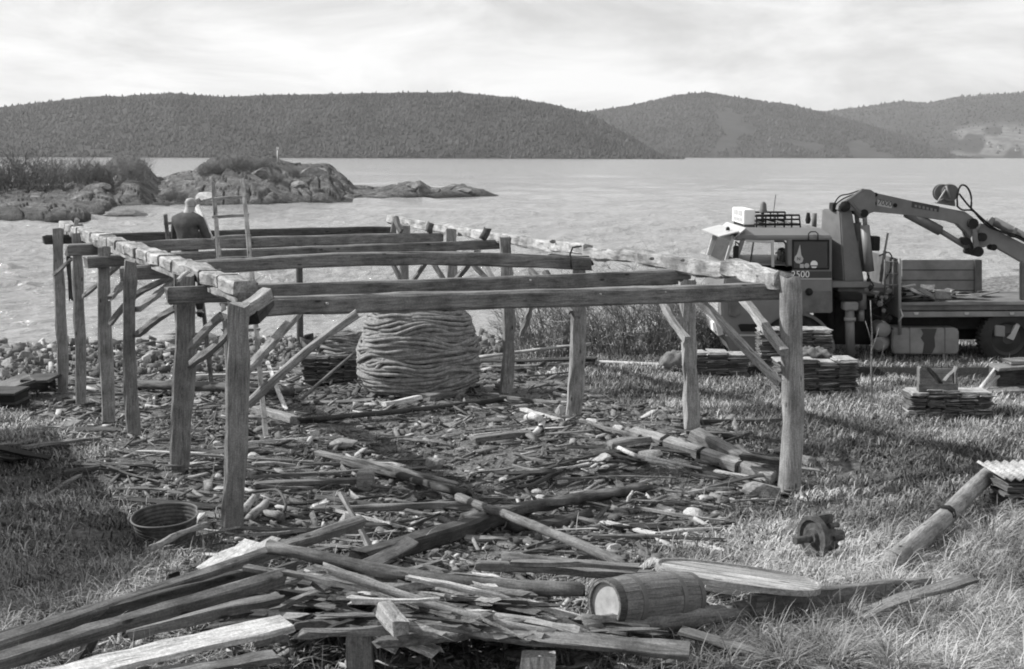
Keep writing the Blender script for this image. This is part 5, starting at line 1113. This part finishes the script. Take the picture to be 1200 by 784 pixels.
# chips and splinters: nobody could count them
def chips(name, label, n, test, lo, hi, zoff, seed, matn, flat=.12, yr=(7.5, 30), cat='debris'):
    rg = np.random.default_rng(seed); Y = yr[0] * (yr[1] / yr[0]) ** rg.random(n * 3); X = rg.uniform(-.42, .42, n * 3) * Y * 1.05
    k = test(X, Y); X, Y = X[k][:n], Y[k][:n]; n = len(X)
    L = lo * (hi / lo) ** (rg.random(n) ** 1.6) * (.6 + Y / 25); Wd = L * rg.uniform(.06, .5, n) ** 1.2; H = np.maximum(L * flat * rg.uniform(.3, 1.4, n), .004)
    a = rg.uniform(0, pi, n); tx = rg.normal(0, .25, n); ty = rg.normal(0, .25, n)
    c = np.array([[-1, -1, -1], [1, -.6, -1], [.8, 1, -1], [-.9, .7, -1], [-1, -1, 1], [1, -.6, 1], [.8, 1, 1], [-.9, .7, 1]], float)
    P = c[None] * np.stack([L, Wd, H], 1)[:, None, :] * .5 * rg.uniform(.75, 1.2, (n, 8, 3))
    P[:, :, 2] += P[:, :, 0] * tx[:, None] + P[:, :, 1] * ty[:, None]
    x = P[:, :, 0] * np.cos(a)[:, None] - P[:, :, 1] * np.sin(a)[:, None]; y = P[:, :, 0] * np.sin(a)[:, None] + P[:, :, 1] * np.cos(a)[:, None]
    z = gh(X, Y) + H * .5 + rg.random(n) * zoff
    V = np.stack([x + X[:, None], y + Y[:, None], P[:, :, 2] + z[:, None]], 2).reshape(-1, 3)
    q = np.array([[0, 3, 2, 1], [4, 5, 6, 7], [0, 1, 5, 4], [1, 2, 6, 5], [2, 3, 7, 6], [3, 0, 4, 7]])
    me = fast(name, V, [(np.arange(n) * 8)[:, None, None].repeat(6, 1).reshape(-1, 1) + np.tile(q, (n, 1))])
    t_ = rg.random(n); t_ = np.where(t_ > .9, t_ * 1.9, t_ ** 1.5); attr(me, 'tint', np.repeat(t_, 8))
    return tag(kind(obj(name, me, matn), 'stuff'), label, cat)
def fchip(t, b):
    a = node(t, 'ShaderNodeAttribute', attribute_name='tint').outputs['Fac']; tc = node(t, 'ShaderNodeTexCoord').outputs['Object']
    n_ = node(t, 'ShaderNodeTexNoise', {0: tc, 'Scale': 45.0, 'Detail': 3}).outputs[0]
    t.links.new(mul(t, ramp(t, a, [(0, .08), (.5, .16), (.9, .26), (1, .40)]), ramp(t, n_, [(.3, .6), (.7, 1.3)])), b.inputs[0])
MC = mat('wood_and_stone_chips', fchip, .9)
chips('wood_chips', 'wood chips, splinters and rubble littering the floor under the frame', 18000, lambda x, y: zones(x, y)[0] > rng.random(len(x)) * .9 + .05, .018, .24, .03, 1, MC, flat=.09)
chips('rubble', 'thicker stone rubble strewn on the littered floor', 2500, lambda x, y: zones(x, y)[0] > .5, .02, .10, .01, 2, MC, flat=.5)
chips('pebbles', 'pebbles and small stones of the beach at the shore', 9000, lambda x, y: (zones(x, y)[1] > .4) & (gh(x, y) > -.25), .04, .16, .0, 3, MC, flat=.55, yr=(24, 46), cat='pebbles')
# boulders of the beach
n = 0
for px, py, w, h in [(30, 424, 26, 16), (10, 432, 22, 16), (46, 412, 18, 13), (56, 404, 14, 11), (22, 410, 22, 12), (8, 412, 18, 10), (34, 436, 20, 10), (52, 424, 16, 12), (4, 444, 18, 12), (18, 388, 9, 6), (9, 387, 10, 7),
                     (180, 424, 26, 16), (205, 418, 30, 14), (240, 404, 30, 18), (262, 392, 18, 14), (250, 420, 26, 16), (190, 398, 20, 8), (320, 406, 20, 12), (335, 396, 18, 10), (168, 412, 14, 10)]:
    p = G(px, py); q = p.y / F
    rock(p, w * q * .55, w * q * .5, h * q * .6, 'rounded boulder lying among the others on the stony beach', 'boulder', 'boulders on the beach', False, .25, 'boulder')
for i in range(150):
    px = r.uniform(-10, 345) if i % 3 else r.uniform(-10, 70); py = r.uniform(392, 438); p = G(px, py); s = r.uniform(3, 9) * p.y / F
    if gh(p.x, p.y) < -.15: continue
    rock(p, s * r.uniform(.8, 1.2), s, s * r.uniform(.5, .8), 'small stone among the boulders on the stony beach', 'stone', 'small stones on the beach', i % 4 == 0, .3)
# named stones on the littered floor
for px, py, w, h, pale, lb in [(402, 520, 52, 11, False, 'flat grey stone slab lying on the end of the two straight poles'), (366, 509, 20, 8, True, 'small pale stone left above the flat grey slab'), (434, 476, 22, 7, True, 'pale stone in front of the left foot of the rope coil'),
                               (776, 598, 34, 12, True, 'long pale stone, left of the two brightest by the corner post'), (813, 602, 32, 16, True, 'bright block of stone, right of the two by the corner post'), (893, 576, 44, 20, False, 'large rounded grey stone at the foot of the right corner post'),
                               (828, 584, 24, 9, True, 'flat pale stone above the two brightest ones'), (704, 538, 30, 12, True, 'pale stone in the litter below the third right post'), (516, 626, 46, 10, True, 'low bright stone behind the pile, below the rotten log'), (447, 624, 30, 14, False, 'round grey stone beside the leaning board behind the pile'),
                               (508, 544, 32, 20, False, 'grey triangular stone standing in the middle of the litter'), (484, 586, 18, 6, True, 'small bright stone below the dark spar'), (718, 643, 26, 10, True, 'bright stone behind the end of the round pole'), (656, 482, 20, 12, True, 'white stone at the left foot of the third right post'),
                               (577, 464, 20, 9, True, 'pale stone at the foot of the post right of the coil'), (530, 506, 18, 6, True, 'small pale stone right of the middle of the litter'), (436, 588, 14, 7, False, 'small dark stone in front of the small block'), (786, 616, 18, 8, False, 'small stone between the two brightest ones'),
                               (692, 496, 22, 9, True, 'pale stone at the right foot of the third right post'), (945, 540, 26, 12, False, 'grey stone right behind the right corner post'), (762, 532, 36, 10, False, 'flat stone under the upper white branch')]:
    p = G(px, py + h * .3); q = p.y / F; rock(p, w * q * .56, w * q * .42, h * q * .62, lb, 'stone', None, pale, .2)
n = 0
while n < 90:
    px = r.uniform(120, 900); py = r.uniform(440, 650); p = G(px, py)
    if not inlit(p.x, p.y): continue
    n += 1; s = r.uniform(3, 9) * p.y / F; rock(p, s * 1.2, s, s * .6, 'small stone lying in the litter of the shed floor', 'stone', 'small stones in the litter', r.random() < .5, .3)
# crumpled pale lump of wood
tag(tube('root', [G(618, 490, .1), G(626, 488, .2), G(636, 494, .12), G(630, 505, .06), G(622, 510, .03)], (.055, .03), M['branch'], k=7, res=3), 'pale twisted root lying in the litter right of the middle', 'root')

# ------------------------------------------------------------------ tub, barrel, oval hatch, winch
p = G(190, 645)
t = tag(empty('zinc_tub', p), 'old ribbed metal tub standing tilted in the grass at the left', 'tub')
Mt = Matrix.Translation(p + Vector((0, .22, .0))) @ Matrix.Rotation(.16, 4, 'X') @ Matrix.Rotation(-.05, 4, 'Y'); R_ = .285
def ring(name, prof, m, par, Mx, k=48, dent=.008):
    V = []; Fc = []
    for (rr, z) in prof:
        for j in range(k):
            a = 2 * pi * j / k; q = 1 + dent * sin(2 * a + .6) * (z / .25) - .06 * math.exp(-((a - .25) / .16) ** 2) * (z / .25); V.append((rr * q * cos(a), rr * q * .95 * sin(a), z + .003 * sin(3 * a) * (z / .25)))
    for i in range(len(prof) - 1):
        for j in range(k): a = i * k + j; b = i * k + (j + 1) % k; Fc.append((a, b, b + k, a + k))
    me = bpy.data.meshes.new(name); me.from_pydata(V, [], Fc); return obj(name, me, m, par, Mx, smooth=True)
prof = [(R_ * .80 + R_ * .17 * (z / .25) + .0022 * sin(z * 190), z) for z in np.linspace(0, .26, 60)]
w_ = ring('wall', prof, M['iron'], t, Mt); w_.modifiers.new('s', 'SOLIDIFY').thickness = .005
ring('rim', [(R_ * .985 + .008 * cos(a), .262 + .008 * sin(a)) for a in np.linspace(0, 2 * pi, 9)], M['steel'], t, Mt)
ring('bottom', [(.001, .03), (R_ * .5, .03), (R_ * .82, .035)], M['iron'], t, Mt, dent=0)
# barrel
M['stave'] = wood('barrel_staves', .12, .20, knots=False, stain=.25)
ba = G(708, 722, .24); bb = G(806, 714, .22)
ba = atY(708, 708, ba.y); ax = (atY(820, 697, ba.y + .48) - ba); Mb, _ = frame_of(ba, ba + ax); Mb = Matrix.Translation(ba) @ Mb.to_3x3().to_4x4()
t = tag(empty('barrel', ba - Vector((0, 0, .17))), 'wooden barrel lying on its side in the foreground pile, its pale end to the left', 'barrel')
Lb = .70; ns = 18
def rb(x): return .14 + .02 * (1 - (2 * x / Lb - 1) ** 2)
for j in range(ns):
    V = []; Fc = []; a0 = 2 * pi * j / ns + .005; a1 = 2 * pi * (j + 1) / ns - .005; rr_ = random.uniform(-.0015, .002)
    for i in range(9):
        x = Lb * i / 8
        for rad in (rb(x) + rr_, rb(x) - .014):
            for k in range(3): a = a0 + (a1 - a0) * k / 2; V.append((x, rad * cos(a), rad * sin(a)))
    for i in range(8):
        o_ = i * 6; Fc += [(o_, o_ + 1, o_ + 7, o_ + 6), (o_ + 1, o_ + 2, o_ + 8, o_ + 7), (o_ + 3, o_ + 9, o_ + 10, o_ + 4), (o_ + 4, o_ + 10, o_ + 11, o_ + 5), (o_ + 2, o_ + 5, o_ + 11, o_ + 8), (o_, o_ + 6, o_ + 9, o_ + 3)]
    Fc += [(0, 3, 4, 5, 2, 1), (48, 49, 50, 53, 52, 51)]
    me = bpy.data.meshes.new('stave'); me.from_pydata(V, [], Fc); obj('stave', me, M['stave'], t, Mb)
for x0, x1 in ((.0, .05), (.17, .205), (.50, .535), (.66, .70)):
    lathe('hoop', [(x0, rb(x0) - .002), (x0, rb(x0) + .005), (x1, rb(x1) + .005), (x1, rb(x1) - .002)], M['steel'] if x0 else M['dark'], Mb, t, 40, smooth=False, caps=False)
lathe('head', [(.022, .001), (.022, .127), (.034, .129)], M['ends'], Mb, t, 30, smooth=False); lathe('head', [(Lb - .03, .129), (Lb - .02, .127), (Lb - .02, .001)], M['ends'], Mb, t, 30, smooth=False)
# oval hatch
M['lid'] = wood('pale_lid_boards', .20, .42, stain=.3)
e0 = G(768, 664, .36); e1 = G(962, 692, .27); c = (e0 + e1) / 2; dx = (e1 - e0); Lh = dx.length / 2
xa = dx.normalized(); ya = Vector((0, 0, 1)).cross(xa).normalized(); za = xa.cross(ya); Me = Matrix((xa, ya, za)).transposed().to_4x4(); Me = Matrix.Translation(c) @ Me @ Matrix.Rotation(-.05, 4, 'X')
t = tag(empty('oval_hatch', c), 'oval wooden lid with a raised rim leaning on the pile behind the barrel', 'lid')
def oval(a, w, k=60): return [(w * (abs(cos(q)) ** .75) * (1 if cos(q) > 0 else -1) , a * (abs(sin(q)) ** .8) * (1 if sin(q) > 0 else -1)) for q in [2 * pi * i / k for i in range(k)]]
hw = .25
for j in range(5):
    y0 = -hw + 2 * hw * j / 5 + .004; y1 = -hw + 2 * hw * (j + 1) / 5 - .004; V = []; Fc = []
    for i in range(13):
        for y in (y0, y1):
            lim = Lh * .97 * max(0, 1 - (abs(y) / hw) ** 2.5) ** .5; x = lim * (2 * i / 12 - 1)
            for z in (.0, .02): V.append((x, y, z + random.uniform(-.001, .001)))
    for i in range(12): o_ = i * 4; Fc += [(o_, o_ + 2, o_ + 6, o_ + 4), (o_ + 1, o_ + 5, o_ + 7, o_ + 3), (o_, o_ + 4, o_ + 5, o_ + 1), (o_ + 2, o_ + 3, o_ + 7, o_ + 6)]
    me = bpy.data.meshes.new('plank'); me.from_pydata(V, [], Fc); obj('plank', me, M['lid'], t, Me)
V = []; Fc = []; k = 64
for i in range(k):
    q = 2 * pi * i / k; x = Lh * (abs(cos(q)) ** .8) * (1 if cos(q) > 0 else -1); y = hw * (abs(sin(q)) ** .8) * (1 if sin(q) > 0 else -1)
    for f, z in ((1.0, -.008), (1.0, .030), (.95, .034), (.94, .012)): V.append((x * (1 - (1 - f) * .6), y * (1 - (1 - f) * 2.2), z))
for i in range(k):
    for j in range(3): a = i * 4 + j; b = ((i + 1) % k) * 4 + j; Fc.append((a, b, b + 1, a + 1))
me = bpy.data.meshes.new('rim'); me.from_pydata(V, [], Fc); o = obj('rim', me, M['post'], t, Me); o.modifiers.new('s', 'SOLIDIFY').thickness = .006
pl('dark plank under the oval lid', (824, 684), (965, 706), .3, .04, 'dark', .12, .06, n=5)
# winch
p = G(962, 660); t = tag(empty('engine_part', p), 'rusty cast iron wheel and gear housing lying in the grass right of the oval lid', 'machine part')
Mw = Matrix.Translation(p + Vector((0, .1, .19))) @ Matrix.Rotation(.5, 4, 'Z')
lathe('flywheel', [(-.02, .02), (-.03, .06), (.0, .07), (.0, .13), (-.02, .135), (-.02, .165), (.03, .165), (.03, .13), (.02, .02)], M['iron'], Mw @ Matrix.Translation((-.06, 0, 0)), t, 30)
lathe('housing', [(0, .06), (.03, .105), (.12, .11), (.16, .08), (.2, .05), (.26, .045), (.27, .01)], M['iron'], Mw @ Matrix.Translation((-.03, 0, -.02)), t, 22)
lathe('shaft', [(0, .03), (.2, .03)], M['iron'], Mw @ Matrix.Translation((-.24, 0, -.01)), t, 12)
for a in range(6): q = a * pi / 3; lathe('lug', [(0, .022), (.09, .022), (.1, .012)], M['iron'], Mw @ Matrix.Translation((.05, .115 * cos(q), .10 * sin(q))), t, 8)
box('bracket', (-.03, -.03, .08), (.12, .03, .17), M['iron'], t, .01, Mw)

# ------------------------------------------------------------------ neighbouring boat shed just outside the left edge (it shades the grass there)
def shed():
    A = Vector((-5.85, 11.1, 0)); d = Vector((-.43, .90, 0)).normalized(); n_ = Vector((-d.y, d.x, 0)); Lh_ = 8.4; Wd = 4.0; zb = 1.6; ze = 4.45; zr = 5.9
    t = tag(empty('boathouse', A + Vector((0, 0, zb))), 'board clad boathouse standing just left of the view and shading the grass', 'boathouse')
    P = lambda u, v, z: A + d * u + n_ * v + Vector((0, 0, z))
    for u0 in np.arange(0, Lh_, .3):
        for v in (0, Wd): beam('wall_board', P(u0 + .15, v, zb - .3), P(u0 + .15, v, ze), .285, .03, M['grey'], t, roll=math.atan2(d.y, d.x), n=1, rough=.002, split=0)
    for u in (0, Lh_):
        me = bpy.data.meshes.new('gable_wall'); V = [P(u, 0, zb - .3), P(u, Wd, zb - .3), P(u, Wd, ze), P(u, Wd / 2, zr - .05), P(u, 0, ze)]; V += [v + d * .05 for v in V]
        me.from_pydata([v - V[0] for v in V], [], [(0, 1, 2, 3, 4), (9, 8, 7, 6, 5), (0, 5, 6, 1), (1, 6, 7, 2), (2, 7, 8, 3), (3, 8, 9, 4), (4, 9, 5, 0)]); obj('gable_wall', me, M['grey'], t, Matrix.Translation(V[0]))
    for v0, v1 in ((-.25, Wd / 2), (Wd + .25, Wd / 2)):
        V = [P(-.2, v0, ze - .12), P(Lh_ + .2, v0, ze - .12), P(Lh_ + .2, v1, zr), P(-.2, v1, zr)]; V += [v + Vector((0, 0, .08)) for v in V]; me = bpy.data.meshes.new('roof')
        me.from_pydata([v - V[0] for v in V], [], [(0, 1, 2, 3), (7, 6, 5, 4), (0, 4, 5, 1), (1, 5, 6, 2), (2, 6, 7, 3), (3, 7, 4, 0)]); obj('roof', me, M['slate'], t, Matrix.Translation(V[0]))
shed()
# ------------------------------------------------------------------ dry grass
def fgrass(t, b):
    a = node(t, 'ShaderNodeAttribute', attribute_name='tint').outputs['Fac']
    t.links.new(ramp(t, a, [(0, .05), (.45, .15), (.8, .32), (1, .50)]), b.inputs[0])
    b.inputs['Roughness'].default_value = .8
MG = mat('dry_grass', fgrass, .8)
def blades(name, label, n, test, ln, wd, lean, seed, yr, dry=1.0, spread=.46, tuft=0, short=False):
    rg = np.random.default_rng(seed); m = n * 4
    Y = yr[0] * (yr[1] / yr[0]) ** rg.random(m); X = rg.uniform(-spread, spread, m) * Y
    k = rg.random(m) < test(X, Y); X, Y = X[k][:n], Y[k][:n]; n = len(X)
    if tuft:   # gather blades into tussocks
        c = np.round(X / tuft) * tuft + (h2(np.round(X / tuft), np.round(Y / tuft), 1) - .5) * tuft; c2 = np.round(Y / tuft) * tuft + (h2(np.round(X / tuft), np.round(Y / tuft), 2) - .5) * tuft
        f = .55; X2 = X + (c - X) * f; Y2 = Y + (c2 - Y) * f; az = np.arctan2(Y2 - c2, X2 - c) + rg.normal(0, .7, n); X, Y = X2, Y2
    else: az = rg.uniform(0, 2 * pi, n)
    az = np.where(rg.random(n) < .35, rg.normal(-.4, .7, n), az)
    L = ln[0] + (ln[1] - ln[0]) * rg.random(n) ** 1.6; L = L * (.65 + .7 * (fbm(X * .8, Y * .8, 90, 2) + .5)); Wb = wd * (.5 + Y / 18) * rg.uniform(.6, 1.4, n); le = np.clip(rg.normal(lean, .3, n), .05, 1.5)
    Z = gh(X, Y) - .01; dx, dy = np.cos(az), np.sin(az); px, py = -dy, dx; V = np.zeros((n, 7, 3)); tt = [0, .4, .75, 1]
    if short: V = np.zeros((n, 5, 3)); tt = [0, .55, 1]
    for i, t in enumerate(tt):
        ang = le * (.35 + .9 * t); h = L * t * np.cos(np.minimum(ang, 1.5)) ; f = L * t * np.sin(np.minimum(ang, 1.9)); w = Wb * (1 - t * .75)
        cx, cy, cz = X + dx * f, Y + dy * f, Z + h + (.02 if t else 0)
        if i < len(tt) - 1: V[:, 2 * i] = np.c_[cx - px * w, cy - py * w, cz]; V[:, 2 * i + 1] = np.c_[cx + px * w, cy + py * w, cz]
        else: V[:, -1] = np.c_[cx, cy, cz]
    nv = V.shape[1]; o_ = (np.arange(n) * nv)[:, None]
    me = fast(name, V.reshape(-1, 3), [o_ + np.array([[0, 1, 3, 2]]), o_ + np.array([[2, 3, 4]])] if short else [np.concatenate([o_ + np.array([[0, 1, 3, 2]]), o_ + np.array([[2, 3, 5, 4]])]), o_ + np.array([[4, 5, 6]])])
    tint = np.clip((rg.random(n) * .6 + 1.1 * fbm(X * .9, Y * .9, 91, 3) + .16) * dry, 0, 1); attr(me, 'tint', np.repeat(tint, nv))
    return tag(kind(obj(name, me, MG), 'stuff'), label, 'grass')
def zl(x, y): z = zones(x, y); return np.clip(1 - z[0] * 1.25 - z[1] * 1.6 - z[2] * 1.2, 0, 1)
dryR = lambda x, y: sm(.15, .30, x / y + .1 * fbm(x * .6, y * .6, 95, 2) - (y - 9) * .035)
blades('meadow_grass', 'short dry grass covering the ground around the shed', 125000, lambda x, y: zl(x, y) * sm(-.32, .0, fbm(x * 1.6, y * 1.6, 99, 3)), (.05, .18), .0052, 1.0, 21, (7.4, 27), 1.2, short=True)
blades('long_dry_grass', 'long bleached dry grass in tussocks at the lower right', 44000, lambda x, y: zl(x, y) * dryR(x, y), (.14, .38), .0038, 1.15, 22, (7.4, 16), 1.15, tuft=.3)
blades('straw', 'bleached straw and grass along the bottom edge and the lower left', 20000, lambda x, y: np.clip(zl(x, y) + .15, 0, 1) * (1 - sm(9.6, 11.6, y + .6 * fbm(x, y, 97, 2))), (.10, .34), .0036, 1.1, 23, (7.4, 12), 1.05, tuft=.25)
blades('lawn_grass', 'close grass of the field in front of the lorry', 46000, lambda x, y: zl(x, y) * sm(-1, 1, x) * sm(-.2, .05, fbm(x * 1.1, y * 1.1, 89, 3)), (.04, .16), .004, .8, 24, (17, 32), 1.2, short=True)
blades('dead_stalks', 'dark dead stalks and broad dry leaves scattered through the grass', 9000, lambda x, y: zl(x, y) * (fbm(x * 1.3, y * 1.3, 84, 2) > .06), (.10, .26), .008, 1.25, 26, (7.4, 20), .45)
blades('weeds', 'sparse dry weeds growing through the litter and the foreground pile', 7000, lambda x, y: (zones(x, y)[0] > .3) * (.25 + .75 * (y < 10.5)) * (fbm(x * .9, y * .9, 98, 2) > .02), (.08, .30), .003, .7, 25, (7.4, 20), 1.1)

# ------------------------------------------------------------------ thickets, shrubs, a sapling
def twigs(seed, n, w, d, h, th, sub=5, droop=.1, up=1.0):
    rg = random.Random(seed); V = []; Fc = []
    def strip(P, r0, r1):
        base = len(V); k = len(P)
        for i, p in enumerate(P):
            q = P[min(k - 1, i + 1)] - P[max(0, i - 1)]; a = q.cross(Vector((0, 1, 0))); a = a.normalized() if a.length > 1e-4 else Vector((1, 0, 0)); b = q.cross(a).normalized(); rr = r0 + (r1 - r0) * i / (k - 1)
            V.extend([p + a * rr, p - a * rr * .5 + b * rr * .87, p - a * rr * .5 - b * rr * .87])
        for i in range(k - 1):
            for j in range(3): x = base + i * 3 + j; y = base + i * 3 + (j + 1) % 3; Fc.append((x, y, y + 3, x + 3))
    def grow(p, d_, L, r, lev):
        P = [p]; dd = d_.copy(); m = 4
        for i in range(m):
            dd = (dd + Vector((rg.gauss(0, .24), rg.gauss(0, .24), .05 * up - droop * i * .1))).normalized(); P.append(P[-1] + dd * L / m)
        strip(P, r, r * .5)
        if lev:
            for _ in range(sub if lev > 1 else 3):
                i = rg.randint(1, m); dn = (dd + Vector((rg.gauss(0, .7), rg.gauss(0, .7), rg.gauss(.1, .45)))).normalized(); grow(P[i], dn, L * rg.uniform(.3, .6), r * .6, lev - 1)
    for _ in range(n):
        x = rg.uniform(-.5, .5); y = rg.uniform(-.5, .5); hh = h * (1 - abs(x) ** 1.6 * 1.6) * rg.uniform(.5, .8)
        grow(Vector((x * w * .8, y * d * .8, 0)), Vector((x * .8 + rg.gauss(0, .15), rg.gauss(0, .25), 1)).normalized(), hh, th, 2)
    me = bpy.data.meshes.new('twigs'); me.from_pydata(V, [], Fc); me.materials.append(M['leaf']); return me
def shrub(me, p, sc, label, cat='shrub', group=None, name='shrub', rz=0):
    o = link(bpy.data.objects.new(name, me)); put(o, Matrix.Translation(Vector(p)) @ Matrix.Rotation(rz, 4, 'Z') @ Matrix.Diagonal((*sc, 1) if isinstance(sc, tuple) else (sc, sc, sc, 1))); return tag(o, label, cat, group)
for i, (px, py, w, h, lb) in enumerate([(640, 417, 1.7, 1.35, 'bare thicket behind the third right post, leftmost of the row'), (690, 416, 1.7, 1.5, 'bare thicket between the third post and the thin post, left half'), (742, 415, 1.7, 1.55, 'bare thicket just left of the thin right post'), (795, 414, 1.8, 1.5, 'bare thicket behind the thin right post'), (835, 412, 1.0, 1.1, 'small bare thicket beside the nose of the lorry')]):
    shrub(twigs(60 + i, 60, w, .9, h * 1.35, .011, sub=6), G(px, py) + Vector((0, 0, -.05)), 1.0, lb, 'thicket', 'bare thickets at the shore', 'thicket')
SH = [twigs(80 + i, 80, 5, 3.2, 3.4, .028, sub=6) for i in range(3)]
for i, (px, py, s, lb) in enumerate([(-60, 224, 1.5, 'bushy bare trees beyond the left edge of the picture'), (5, 222, 1.75, 'tall grey bare bushes on the headland at the left edge'), (38, 220, 1.65, 'tall grey bare bushes second from the left on the headland'), (70, 214, 1.3, 'dark bushes in the middle of the row on the headland'), (100, 212, 1.1, 'lower dark bushes right of the middle on the headland'),
                                      (125, 210, .9, 'low bush left of the dark outcrop'), (155, 209, 1.15, 'bare bush growing in front of the dark outcrop'), 
                                      (206, 234, .5, 'small dark bush growing above the water in front of the pale boulder'), (262, 200, .8, 'scrub on the left shoulder of the rocky mound'), (282, 196, .7, 'scrub on the crown of the rocky mound'), (305, 198, .6, 'scrub on the right of the crown of the rocky mound'), (345, 204, .55, 'scrub between the mound and the rounded knoll'), (245, 205, .6, 'scrub low on the left end of the rocky mound'), (325, 212, .5, 'scrub low on the face of the rocky mound'), (86, 212, .7, 'scrub in front of the lower dark bushes')]):
    shrub(SH[i % 3], surfI(px, py) - Vector((0, 0, .2)), (s, s, s * .85), lb, 'bush', 'bushes on the headland', 'bush', rz=i * 1.3)
p = G(1022, 474); t = tag(empty('sapling', p), 'thin bare sapling standing in the lawn in front of the lorry', 'sapling')
tube('stem', [p, atY(1021, 430, p.y), atY(1022, 390, p.y + .05), atY(1020, 352, p.y)], (.016, .008), M['post'], t, k=6)
for a in ([(1022, 440), (1028, 428), (1033, 418), (1036, 404)], [(1021, 412), (1026, 398), (1030, 384)], [(1021, 400), (1017, 385), (1014, 376)], [(1030, 424), (1034, 430), (1032, 436)], [(1021, 450), (1026, 446), (1031, 440)]): tube('twig', [atY(*q, p.y) for q in a], (.008, .004), M['post'], t, k=5)

# ------------------------------------------------------------------ air
hz = box('haze', (-6000, -30, -8), (6000, 7500, 560), None, None, 0)
hm = bpy.data.materials.new('pale_haze'); hm.use_nodes = True; t = hm.node_tree; t.nodes.clear()
o_ = t.nodes.new('ShaderNodeOutputMaterial'); v = t.nodes.new('ShaderNodeVolumePrincipled'); v.inputs['Color'].default_value = g(.9); v.inputs['Density'].default_value = 7e-5; v.inputs['Anisotropy'].default_value = .2
t.links.new(v.outputs[0], o_.inputs['Volume']); hz.data.materials.clear(); hz.data.materials.append(hm); kind(hz, 'stuff')
tag(hz, 'pale sea haze over the water and the far hills', 'haze')
for o in bpy.data.objects:
    if o.get('kind') == 'structure' and 'category' in o: del o['category']
# ------------------------------------------------------------------ labels that tell the many alike boards and stones apart
bpy.context.view_layer.update()
LM = [('the front left post', 273, 600), ('the rope coil', 487, 455), ('the small upright block', 428, 565), ('the flat grey slab', 402, 520), ('the twisted pale root', 628, 495), ('the rotten split log', 650, 590), ('the front right post', 925, 560), ('the banded spar', 820, 530), ('the third right post', 670, 480),
      ('the second right post', 807, 495), ('the fourth right post', 593, 455), ('the bright stones', 795, 600), ('the zinc tub', 190, 620), ('the round pole', 620, 620), ('the second left post', 92, 478), ('the fourth left post', 155, 510), ('the fifth left post', 211, 550), ('the foot of the ladders', 300, 490), ('the third left post', 125, 500),
      ('the barrel', 755, 705), ('the stubby post end', 458, 722), ('the top log', 480, 662), ('the broken beam end', 424, 612), ('the left sawn post', 423, 765), ('the right sawn post', 630, 775), ('the oval lid', 860, 672), ('the white board tip', 336, 729), ('the big shore log', 250, 452), ('the pale lath tip', 510, 702), ('the triangular stone', 508, 544), ('the dark pole by the coil', 400, 486), ('the lower white branch', 775, 543), ('the shore poles', 630, 420)]
TONE = {'weathered_post_wood': 'light grey', 'dark_beam_wood': 'dark grey', 'grey_board_wood': 'grey', 'pale_board_wood': 'pale', 'tarred_dark_wood': 'blackish', 'dead_log_wood': 'rough brown-grey', 'shore_rock': 'grey', 'pale_stone': 'pale', 'slate_stone': 'grey', 'pale_slate_stone': 'pale'}
items = []
for o in bpy.data.objects:
    gname = o.get('group', '')
    if o.parent or gname not in ('splintered boards on the littered floor', 'boards in the foreground pile', 'small stones in the litter', 'boulders on the beach', 'small stones on the beach'): continue
    M4 = o.matrix_world; px, py = proj(M4.translation); tone = TONE.get(o.data.materials[0].name, 'grey'); ln = o.dimensions.x
    if 'beach' in gname:
        where = 'left of the first post' if px < 60 else 'between the first posts' if px < 125 else 'behind the fourth left post' if px < 190 else 'behind the fifth left post' if px < 240 else 'behind the ladders' if px < 300 else 'beside the dark upright pole'
        row = 'by the water' if py < 402 else 'halfway up the beach' if py < 420 else 'near the grass'
        sz_ = 'big' if o.dimensions.x > .42 else 'middling' if o.dimensions.x > .25 else 'small'
        lab = f"{sz_} {tone} {o['category']} {row}, {where}"
    else:
        nm, lx, ly = min(LM, key=lambda q: (q[1] - px) ** 2 + ((q[2] - py) * 1.8) ** 2); dx, dy = px - lx, (py - ly) * 1.6
        rel = ('right of' if dx > 0 else 'left of') if abs(dx) > abs(dy) else ('in front of' if dy > 0 else 'behind')
        if abs(dx) + abs(dy) > 70: rel = 'far ' + rel
        if o['category'] == 'stone': lab = f"{'fist sized' if o.dimensions.x < .12 else 'bigger'} {tone} stone {rel} {nm}"
        else:
            ax_ = M4.col[0].to_3d(); a1 = proj(M4.translation + ax_ * .2); a0 = proj(M4.translation - ax_ * .2); s_ = (a1[1] - a0[1]) / max(1e-3, abs(a1[0] - a0[0])) * (1 if a1[0] > a0[0] else -1)
            ori = 'lying level' if abs(s_) < .12 else ('dipping' if s_ > 0 else 'rising') + ' right' + (' steeply' if abs(s_) > .5 else '')
            lab = f"{'long' if ln > .8 else 'short' if ln > .38 else 'tiny'} {tone} board {ori}, {rel} {nm}"
    items.append((lab, px, py, o))
by = {}
for it in items: by.setdefault(it[0], []).append(it)
for lab, L in by.items():
    L.sort(key=lambda q: q[1]); n = len(L)
    for i, it in enumerate(L):
        extra = '' if n == 1 else [', left one', ', right one'][i] if n == 2 else [', leftmost', ', middle one', ', rightmost'][i] if n == 3 else ''
        it[3]['label'] = lab + extra
